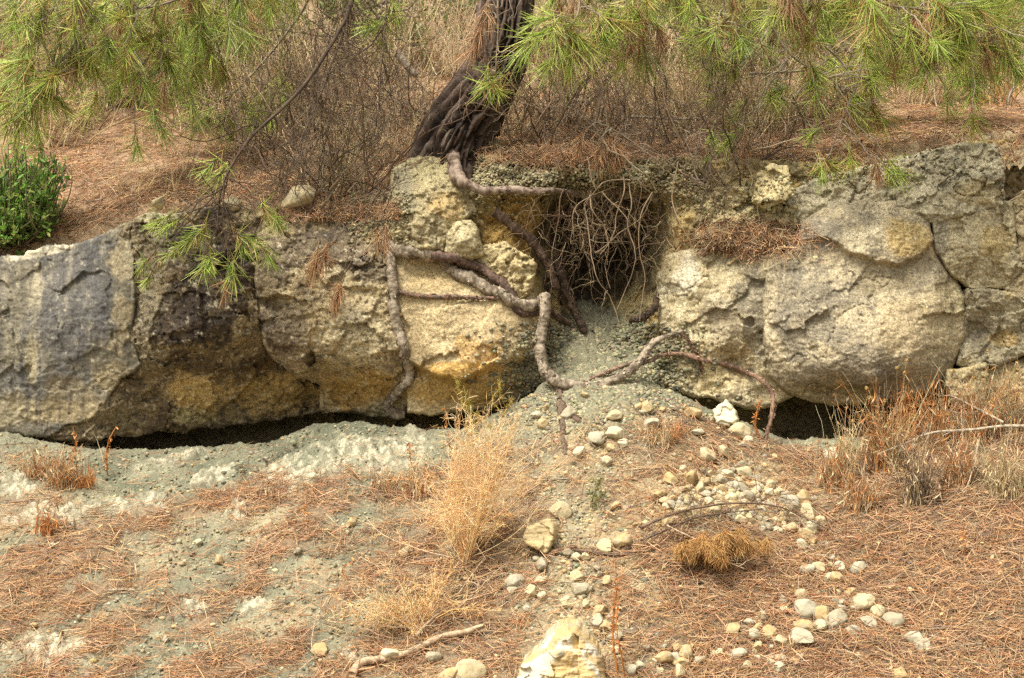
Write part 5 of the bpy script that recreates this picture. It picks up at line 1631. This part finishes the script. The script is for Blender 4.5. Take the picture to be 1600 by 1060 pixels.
n = 100000
x, y = rng.uniform(-3.0, 3.0, n), np.where(rng.random(n) < .15, rng.uniform(.38, .7, n), .36 + 3.0 * rng.random(n) ** 1.3)
z = Zhill(x, y)
q = np.stack([x, y, z], 1)
w = sstep(-.7, .2, fbm(q * 3, 3, 82)) * np.maximum(.25 + .75 * sstep(.32, .7, y + .15 * fbm(q * 4, 2, 83)), .95 * (x > 1.3))
q = q[rng.random(n) < w]
litter('needle_litter', 'brown pine needles carpeting the upper hillside', q, len(q), normal_of(Zhill, q), PAL_L + [S(160, 124, 92), S(142, 110, 82)], L=(.05, .11), lift=.012)

# needles caught on the rock shelves
n = 3600
px = np.concatenate([rng.normal(1170, 45, n // 3), rng.normal(880, 60, n // 3), rng.uniform(430, 620, n // 3)])
py = np.concatenate([rng.normal(375, 14, n // 3), rng.normal(245, 9, n // 3), np.interp(px[-(n // 3):], [200, 260, 620], [350, 334, 332]) + rng.normal(0, 6, n // 3)])
ys = surf(px, py, 3)
q = P(px, py, ys - .01)
litter('needle_litter', 'dry pine needles caught on the shelves of the rock ledge', q, n, np.tile(unit(np.array([0, -.8, .6])), (n, 1)), PAL_L, L=(.05, .1), lift=.012)


# ------------------------------------------------------------------ dry plants on the lower slope
def at_low(px, py, dz=-.01):
    q = low(px, py)[0]
    q[2] += dz
    return q


def wisp(name, label, foot, tips, hair, cols, hl=.09, r=.0022):
    """feathery dry plant: stems from one foot to tips, each stem covered in fine hair twigs"""
    base = at_low(*foot)
    b = Bag()
    K = 14
    t = np.linspace(0, 1, K)
    Pn = []
    for px, py, y in tips:
        q = P(px, py, base[1] + y)
        mid = base * .45 + q * .55 + jit(1, .03)[0] + np.array([0, 0, .02])
        Pn.append(catmull([(*(base + jit(1, .012)[0]), 0), (*mid, 0), (*q, 0)], K)[:, :3] + np.cumsum(rng.normal(0, .003, (K, 3)), 0))
    Pn = np.array(Pn)
    V, F = tubes(Pn, r * (1 - .7 * t)[None], 5)
    b.add(V, F, np.repeat(pick(cols, len(Pn)), K * 5, 0))
    N = hair
    i = rng.integers(0, len(Pn), N)
    u = rng.uniform(.25, 1, N) ** .7
    k = np.clip((u * (K - 1)).astype(int), 0, K - 2)
    st = Pn[i, k] + (Pn[i, k + 1] - Pn[i, k]) * rng.random((N, 1))
    T = unit(Pn[i, k + 1] - Pn[i, k])
    d = unit(T * .7 + jit(N, .6))
    L = hl * rng.uniform(.3, 1.2, N)
    tt = np.linspace(0, 1, 5)
    Q = st[:, None] + d[:, None] * L[:, None, None] * tt[None, :, None] + np.cumsum(rng.normal(0, .10, (N, 5, 3)), 1) * L[:, None, None] * tt[None, :, None] * .6
    V, F = tubes(Q, np.full((N, 1), .0007) * np.linspace(1.2, .6, 5), 3)
    b.add(V, F, np.repeat(pick(cols, N), 15, 0))
    m = N * 2
    j = rng.integers(0, N, m)
    st = Q[j, rng.integers(1, 5, m)]
    d = unit(d[j] + jit(m, .8))
    L = hl * .4 * rng.uniform(.3, 1.1, m)
    tt = np.linspace(0, 1, 3)
    V, F = tubes(st[:, None] + d[:, None] * L[:, None, None] * tt[None, :, None], .0007, 3)
    b.add(V, F, np.repeat(pick(cols, m), 9, 0))
    return tag(b.build(name, M_straw), label, 'dry plant')


YEL = [S(248, 212, 156, 1), S(240, 194, 132, 1), S(250, 224, 178, 1), S(232, 182, 116, 1)]
tips = [(rng.normal(752, 34), rng.normal(690, 30), rng.normal(-.05, .1)) for _ in range(46)] + [(rng.normal(705, 45), rng.normal(780, 30), rng.normal(-.1, .1)) for _ in range(26)] + [(rng.normal(815, 25), rng.normal(735, 30), rng.normal(-.05, .1)) for _ in range(12)] + [(650, 700, -.1), (655, 720, -.12), (670, 740, -.1), (690, 668, -.05)]
wisp('broom_plant', 'feathery straw yellow dried plant standing in the middle of the slope', (728, 880), tips, 1500, YEL, .095, .0017)
wisp('broom_plant', 'thin yellow green spike plant with a nodding tip before the dark gap', (738, 680), [(722, 600, .0), (740, 640, 0), (735, 665, 0), (728, 622, 0), (724, 606, 0)], 300, [S(196, 176, 84), S(206, 186, 104), S(180, 160, 76)], .028)
wisp('broom_plant', 'thinner yellow spike plant right of the nodding one before the dark gap', (792, 650), [(780, 588, 0), (790, 620, 0), (788, 600, 0)], 170, [S(206, 180, 90), S(190, 160, 76)], .022)
wisp('broom_plant', 'faded straw brush fallen over the washed out hole at the bottom', (650, 985), [(rng.normal(590, 45), rng.normal(955, 30), rng.normal(-.06, .06)) for _ in range(30)] + [(rng.normal(700, 40), rng.normal(920, 22), 0) for _ in range(18)], 900, YEL + [S(186, 146, 98)], .08)
wisp('broom_plant', 'small green sprig with a dry base at the middle of the rubble fan', (930, 795), [(926, 745, 0), (932, 755, 0), (922, 770, 0), (940, 770, 0)], 140, [S(120, 124, 60), S(150, 140, 76)], .03)


def stalk(label, foot, tip, r=.004, cols=RUST, heads=26, name='seed_stalk', bend=.02):
    base = at_low(*foot)
    q = P(tip[0], tip[1], base[1] + (tip[2] if len(tip) > 2 else -.02))
    b = Bag()
    K = 20
    Q = catmull([(*base, 0), (*((base + q) / 2 + jit(1, bend)[0]), 0), (*q, 0)], K)[:, :3] + np.cumsum(rng.normal(0, .0014, (K, 3)), 0)
    V, F = tubes(Q[None], np.linspace(r, r * .4, K)[None], 6)
    b.add(V, F, cols[0])
    if heads:
        k = rng.integers(3, K, heads)
        pos = Q[k] + jit(heads, .003)
        d = unit(jit(heads) + np.array([0, 0, -.5]))
        leaves(b2 := Bag(), pos, d, unit(jit(heads)), rng.uniform(.012, .032, heads), rng.uniform(.005, .011, heads), pick(cols, heads))
        b2V, b2F = np.concatenate(b2.V), np.concatenate(b2.F)
        b.add(b2V, np.concatenate([b2F, b2F[:, 2:3]], 1), np.concatenate(b2.C))
    o = b.build(name, M_straw)
    me = o.data
    return tag(o, label, 'dry plant')


stalk('rust brown seed stalk before the dark gap nearest the left edge', (112, 735), (110, 668), .0035)
stalk('rust brown seed stalk with two tiny heads and a bent foot before the dark gap', (168, 742), (183, 664), .004, heads=40)
stalk('curved bare grass stem drooping before the dark gap between the two rust stalks', (162, 722), (132, 642), .0016, STRAW, 0, bend=.05)
stalk('dark brown upright stalk before the gap left of the feathery yellow plant', (710, 735), (698, 638), .003, RUST + TW_D, 34)
stalk('short rust stalk on the pale chalk outcrop', (652, 742), (640, 692), .0035, RUST, 30)
stalk('rust stalk standing at the foot of the bare vine', (1190, 690), (1186, 628), .005, RUST, 46)
stalk('rust brown stalk leaning at the bottom edge beside the chalk boulder', (966, 1062), (962, 905), .005, RUST, 70)
stalk('second thinner rust stalk close beside the chalk boulder', (978, 1060), (972, 930), .004, RUST, 50)
stalk('pale jointed stem leaning up before the dark gap on the right', (1330, 690), (1298, 612), .003, [S(190, 140, 96)], 8)
stalk('bare upright rust stem at the end of the pale fallen branch', (1458, 700), (1456, 622), .003, RUST, 14)
stalk('reddish dry stem on the far right litter', (1508, 870), (1508, 830), .002, RUST, 12)
stalk('rust tuft stem in the left litter beside the stick', (545, 905), (550, 880), .003, RUST, 22)
stalk('crumpled rust leaf stem on the left litter', (480, 815), (478, 790), .003, RUST, 26)
stalk('rust dry stem in the middle left litter', (80, 845), (76, 805), .003, RUST, 22)


def clump(label, foot, n, h, spread, cols, heads=0, name='dry_grass', droop=.7, w=.0022):
    """arching dry blades and stems from one foot, some carrying round seed heads"""
    base = at_low(*foot)
    b = Bag()
    K = 9
    t = np.linspace(0, 1, K)
    a = rng.uniform(0, 6.28, n)
    out = np.stack([np.cos(a), np.sin(a) * .7, 0 * a], 1)
    L = h * rng.uniform(.5, 1.15, n)
    s = spread * rng.uniform(.2, 1, n)
    Q = base + jit(n, .03)[:, None] * np.array([1, .7, .1]) + out[:, None] * (s * L)[:, None, None] * (t ** 1.3)[None, :, None] + np.array([0, 0, 1.]) * (L[:, None] * (t - droop * rng.uniform(0, 1, (n, 1)) * t ** 2.6))[..., None]
    Q = Q + np.cumsum(rng.normal(0, .004, Q.shape), 1) * t[None, :, None]
    V, F = tubes(Q, rng.uniform(.6, 1.2, (n, 1)) * w * .75 * (1 - .6 * t), 4)
    b.add(V, F, np.repeat(pick(cols, n), K * 4, 0))
    # limp dead leaves along the stems
    m = n * 3
    i, k = rng.integers(0, n, m), rng.integers(1, K, m)
    lv = Bag()
    leaves(lv, Q[i, k], unit(jit(m, .5) + np.array([0, 0, -1.])), unit(jit(m)), rng.uniform(.02, .06, m), rng.uniform(.003, .007, m), pick(cols, m))
    fv = np.concatenate(lv.F)
    b.add(np.concatenate(lv.V), np.concatenate([fv, fv[:, 2:3]], 1), np.concatenate(lv.C))
    for j in range(heads):
        c = Q[j % n, -1]
        nh = 26
        d = unit(jit(nh))
        V, F = tubes(c + d[:, None] * (np.array([0., .5, 1.]) * rng.uniform(.009, .013))[None, :, None], np.array([[.0012, .0022, .0012]]), 3)
        b.add(V, F, np.repeat(pick([S(224, 188, 116), S(206, 166, 92)], nh), 9, 0))
    o = b.build(name, M_straw)
    return tag(o, label, 'dry plant')


for fx, fy, n, h, sp, cols, hd, lab in [(a, b_, int(c_ * (2.6 if a > 1250 else 1.3)), d_ * (1.5 if a > 1360 else 1.15), *rest) for a, b_, c_, d_, *rest in ((1305, 770, 60, .26, .35, RUST + TW_T, 0, 'rusty drooping grass clump left of the tall dark clump'), (1318, 750, 34, .34, .3, STRAW, 2, 'pale upright straw stems in the rusty grass on the right'), (1375, 740, 60, .3, .4, RUST + RUST + TW_T, 8, 'brown clump with round seed heads before the dark gap'),
                                       (1395, 745, 30, .34, .5, RUST + STRAW, 6, 'thin straw stems with seed heads over the pale fallen branch'), (1435, 795, 70, .28, .45, TW_D + TW_T, 0, 'tall dark brown grass clump under the pale fallen branch'), (1470, 700, 70, .24, .5, RUST + RUST + TW_T, 4, 'rusty grass clump behind the pale fallen branch'),
                                       (1530, 690, 70, .24, .5, RUST + TW_T, 3, 'rusty grass clump in front of the low tan rock'), (1580, 680, 70, .26, .5, RUST + TW_T + STRAW, 9, 'tan grass clump full of seed heads at the right edge'), (1500, 760, 60, .2, .6, RUST + TW_T, 0, 'tan low grass clump under the right end of the fallen branch'),
                                       (1570, 780, 60, .24, .5, STRAW + TW_T, 2, 'straw and tan grass clump low at the right edge'), (1345, 800, 60, .18, .6, TW_T + RUST, 0, 'short tan grass clump at the lower end of the right grass'), (1420, 690, 44, .22, .4, RUST, 2, 'rusty hanging leaves clump just before the dark gap'),
                                       (95, 760, 90, .2, .6, RUST + TW_T, 0, 'tangled rust brown dead weed at the left before the overhang'), (60, 745, 60, .16, .8, TW_T + RUST, 0, 'flattened tan weed at the left edge before the overhang'), (75, 835, 40, .14, .5, RUST, 0, 'pointed rust brown tuft on the left litter'), (130, 760, 40, .12, .5, RUST, 0, 'rust weed clump right of the tangled weed'),
                                       (650, 775, 60, .17, .7, TW_T + RUST, 0, 'tan dead weed left of the feathery yellow plant'), (600, 770, 40, .12, .8, RUST + TW_T, 0, 'low rust weed below the chalk outcrop'), (750, 860, 40, .12, .7, TW_D + TW_T, 0, 'dark tuft at the foot of the feathery yellow plant'), (1040, 690, 50, .12, .8, RUST, 0, 'orange rust weed on the rubble fan'), (1030, 700, 34, .16, .5, TW_T + STRAW, 0, 'tan stems beside the orange weed on the rubble fan'))]:
    clump(lab, (fx, fy), n, h, sp, cols, hd)


def branch(label, pts, r0, r1, cols, twigs=0, tl=.12, lift=.02, name='fallen_branch', taper=True, deep=None, seed=0):
    b = Bag()
    px, py = np.array([p[0] for p in pts], float), np.array([p[1] for p in pts], float)
    q = low(px, py)
    if deep is not None:
        q = P(px, py, np.array(deep))
    q = q + np.array([0, -lift * .5, lift])
    rr = np.linspace(r0, r1, len(pts))
    limb(b, [(*a, r) for a, r in zip(q, rr)], 110, 10, cols[0], cols[1], .16, seed or int(rng.integers(999)), 30)
    e = catmull([(*a, 0) for a in q], 60)[:, :3]
    for _ in range(twigs):
        k = rng.integers(4, 58)
        T = unit(e[min(k + 2, 59)] - e[k - 2])
        d = unit(T * .8 + jit(1, .55)[0] + np.array([0, -.1, .12]))
        L = tl * rng.uniform(.4, 1.3)
        K = 8
        Q = e[k] + d * np.linspace(0, L, K)[:, None] + np.cumsum(rng.normal(0, L * .035, (K, 3)), 0)
        V, F = tubes(Q[None], np.linspace(r1 * .9, .0008, K)[None], 5)
        b.add(V, F, cols[0] * rng.uniform(.7, 1.1))
        for _ in range(2):
            kk = rng.integers(2, K - 1)
            d2 = unit(d + jit(1, .7)[0])
            Q2 = Q[kk] + d2 * np.linspace(0, L * .45, 5)[:, None]
            V, F = tubes(Q2[None], np.linspace(r1 * .5, .0006, 5)[None], 4)
            b.add(V, F, cols[0] * rng.uniform(.7, 1.1))
    return tag(b.build(name, M_root), label, 'branch')


PALE = (S(206, 178, 142), S(160, 132, 104))
BRN = (S(160, 124, 92), S(110, 84, 64))
GRY = (S(196, 180, 152), S(150, 134, 112))
branch('thick pale fallen branch curving in from the bottom edge', [(552, 1066), (566, 1046), (600, 1038), (640, 1030), (690, 1008), (730, 996), (756, 988)], .016, .010, PALE, 3, .08, .03)
branch('forked pale dead twig standing over the washed out hole', [(648, 1014), (668, 992), (690, 975), (715, 968), (735, 950), (748, 936), (747, 930)], .006, .003, PALE, 8, .16, .05)
branch('thin pale rambling twig left of the washed out hole', [(512, 985), (560, 990), (620, 994), (660, 996)], .003, .002, PALE, 10, .14, .04)
branch('bundle of grey sticks beside the foot of the feathery yellow plant', [(764, 872), (740, 892), (715, 905), (690, 918)], .006, .003, BRN, 6, .12, .03)
branch('second grey stick crossing the bundle under the feathery plant', [(758, 880), (740, 905), (722, 930), (712, 944)], .003, .002, PALE, 2, .06, .03)
branch('short brown stick pointing right at the flat tan slab', [(850, 876), (872, 868), (900, 860)], .009, .007, BRN, 0, .05, .02)
branch('dark thin stick continuing right of the short brown one', [(896, 866), (930, 870), (960, 874), (1000, 868), (1030, 860)], .006, .003, (S(140, 112, 88), S(98, 78, 62)), 5, .12, .02)
branch('long dark twiggy branch arching above the dead orange sprig', [(1000, 846), (1050, 824), (1100, 812), (1160, 806), (1215, 812), (1270, 836), (1340, 868)], .006, .0022, (S(132, 108, 86), S(96, 76, 60)), 26, .18, .06)
branch('second dark branch running under the arching twiggy one', [(1000, 862), (1040, 846), (1080, 828), (1120, 820), (1190, 812)], .005, .002, (S(120, 98, 80), S(88, 72, 58)), 12, .14, .05)
branch('pale thin twig curving down across the dead orange sprig', [(1040, 848), (1080, 868), (1110, 882), (1135, 905), (1160, 916)], .0035, .002, PALE, 6, .12, .08)
branch('pale grey fallen branch forking across the right hand grass', [(1610, 702), (1560, 702), (1500, 708), (1450, 712), (1410, 728), (1370, 744)], .008, .004, GRY, 10, .2, .11)
branch('arched pale grey twig rising over the fallen branch on the right', [(1562, 702), (1520, 680), (1480, 660), (1450, 650), (1420, 648), (1395, 656)], .006, .002, GRY, 10, .16, .13)
branch('thin pale twig hanging down the right hand grass', [(1528, 702), (1520, 740), (1510, 775), (1500, 788)], .004, .002, GRY, 2, .08, .06)
branch('short grey stick on the left litter', [(168, 930), (190, 928), (212, 928)], .004, .003, GRY, 0)
branch('short dark stick on the far right litter', [(1375, 870), (1400, 878), (1422, 888)], .008, .006, (S(120, 100, 84), S(80, 66, 54)), 2, .05)
branch('bent pale grass stem framing the yellow stone', [(512, 945), (494, 980), (488, 1020), (500, 1036)], .002, .0015, PALE, 0, lift=.03)
branch('pale root stub poking out of the dark gap', [(196, 694), (208, 690), (224, 686)], .007, .004, GRY, 0, lift=.03)

# the bare vine over the pale cream rock
vb = at_low(1196, 698)
o = root([(1030, 556, 3.5), (1065, 553, 4), (1098, 563, 4.5), (1140, 572, 4.5), (1172, 584, 4.5), (1194, 598, 4.5, -.06), (1208, 618, 4.5, -.09), (1206, 650, 4, -.11), (1198, 680, 3.5, -.12), (1195, 700, 3, -.13)], name='bare_vine', c1=S(156, 124, 100), c2=S(108, 84, 66), parent=None, proud=1.1, seed=31)
tag(o, 'bare brown vine crossing the pale cream rock and dropping before the dark gap', 'vine')
o = root([(1060, 518, 1.6), (1078, 535, 1.6), (1092, 560, 1.5), (1096, 585, 1.5)], name='bare_vine', c1=S(130, 100, 76), c2=S(98, 76, 58), parent=None, proud=1.6, seed=32)
tag(o, 'hair thin dark vine on the pale cream rock at the end of the looping root', 'vine')
o = root([(1096, 400, 6, .1), (1110, 385, 5), (1128, 392, 5), (1150, 388, 4), (1168, 370, 3.5), (1182, 345, 3)], name='bare_vine', c1=S(140, 110, 84), c2=S(96, 76, 58), parent=None, proud=.9, seed=33)
tag(o, 'curved brown vine under the jumbled cream rubble', 'vine')


# the dead orange sprig: hanging tassels of fine dead foliage
def sprig():
    base = at_low(1100, 860)
    b = Bag()
    for _ in range(46):
        px, py = rng.normal(1118, 34), rng.normal(850, 9)
        q = P(px, py, base[1] - .10 + rng.normal(0, .05)) + np.array([0, 0, rng.uniform(0, .03)])
        n = 150
        d = unit(jit(n, .33) + np.array([rng.normal(0, .35), -.3, -1.]))
        st = q + d * rng.uniform(0, .07, (n, 1)) * .9
        d2 = unit(d + jit(n, .35))
        needles(b, st, d2, rng.uniform(.018, .045, n), np.array([0, 0, -1.]) * .008 * np.ones((n, 1)), .0022, pick([S(206, 158, 94), S(190, 138, 78), S(216, 176, 112), S(174, 126, 74)], n))
    for _ in range(14):
        px = rng.normal(1110, 30)
        q0, q1 = P(1060 + rng.normal(0, 8), 838, base[1] - .05), P(px, 850, base[1] - .1)
        Q = q0 + (q1 - q0) * np.linspace(0, 1, 8)[:, None] + np.cumsum(rng.normal(0, .006, (8, 3)), 0)
        V, F = tubes(Q[None], np.linspace(.004, .0015, 8)[None], 5)
        b.add(V, F, S(132, 100, 70))
    tag(b.build('dead_sprig', M_litter), 'bright orange brown dead sprig with hanging tassels under the twiggy branch', 'dead sprig')


sprig()
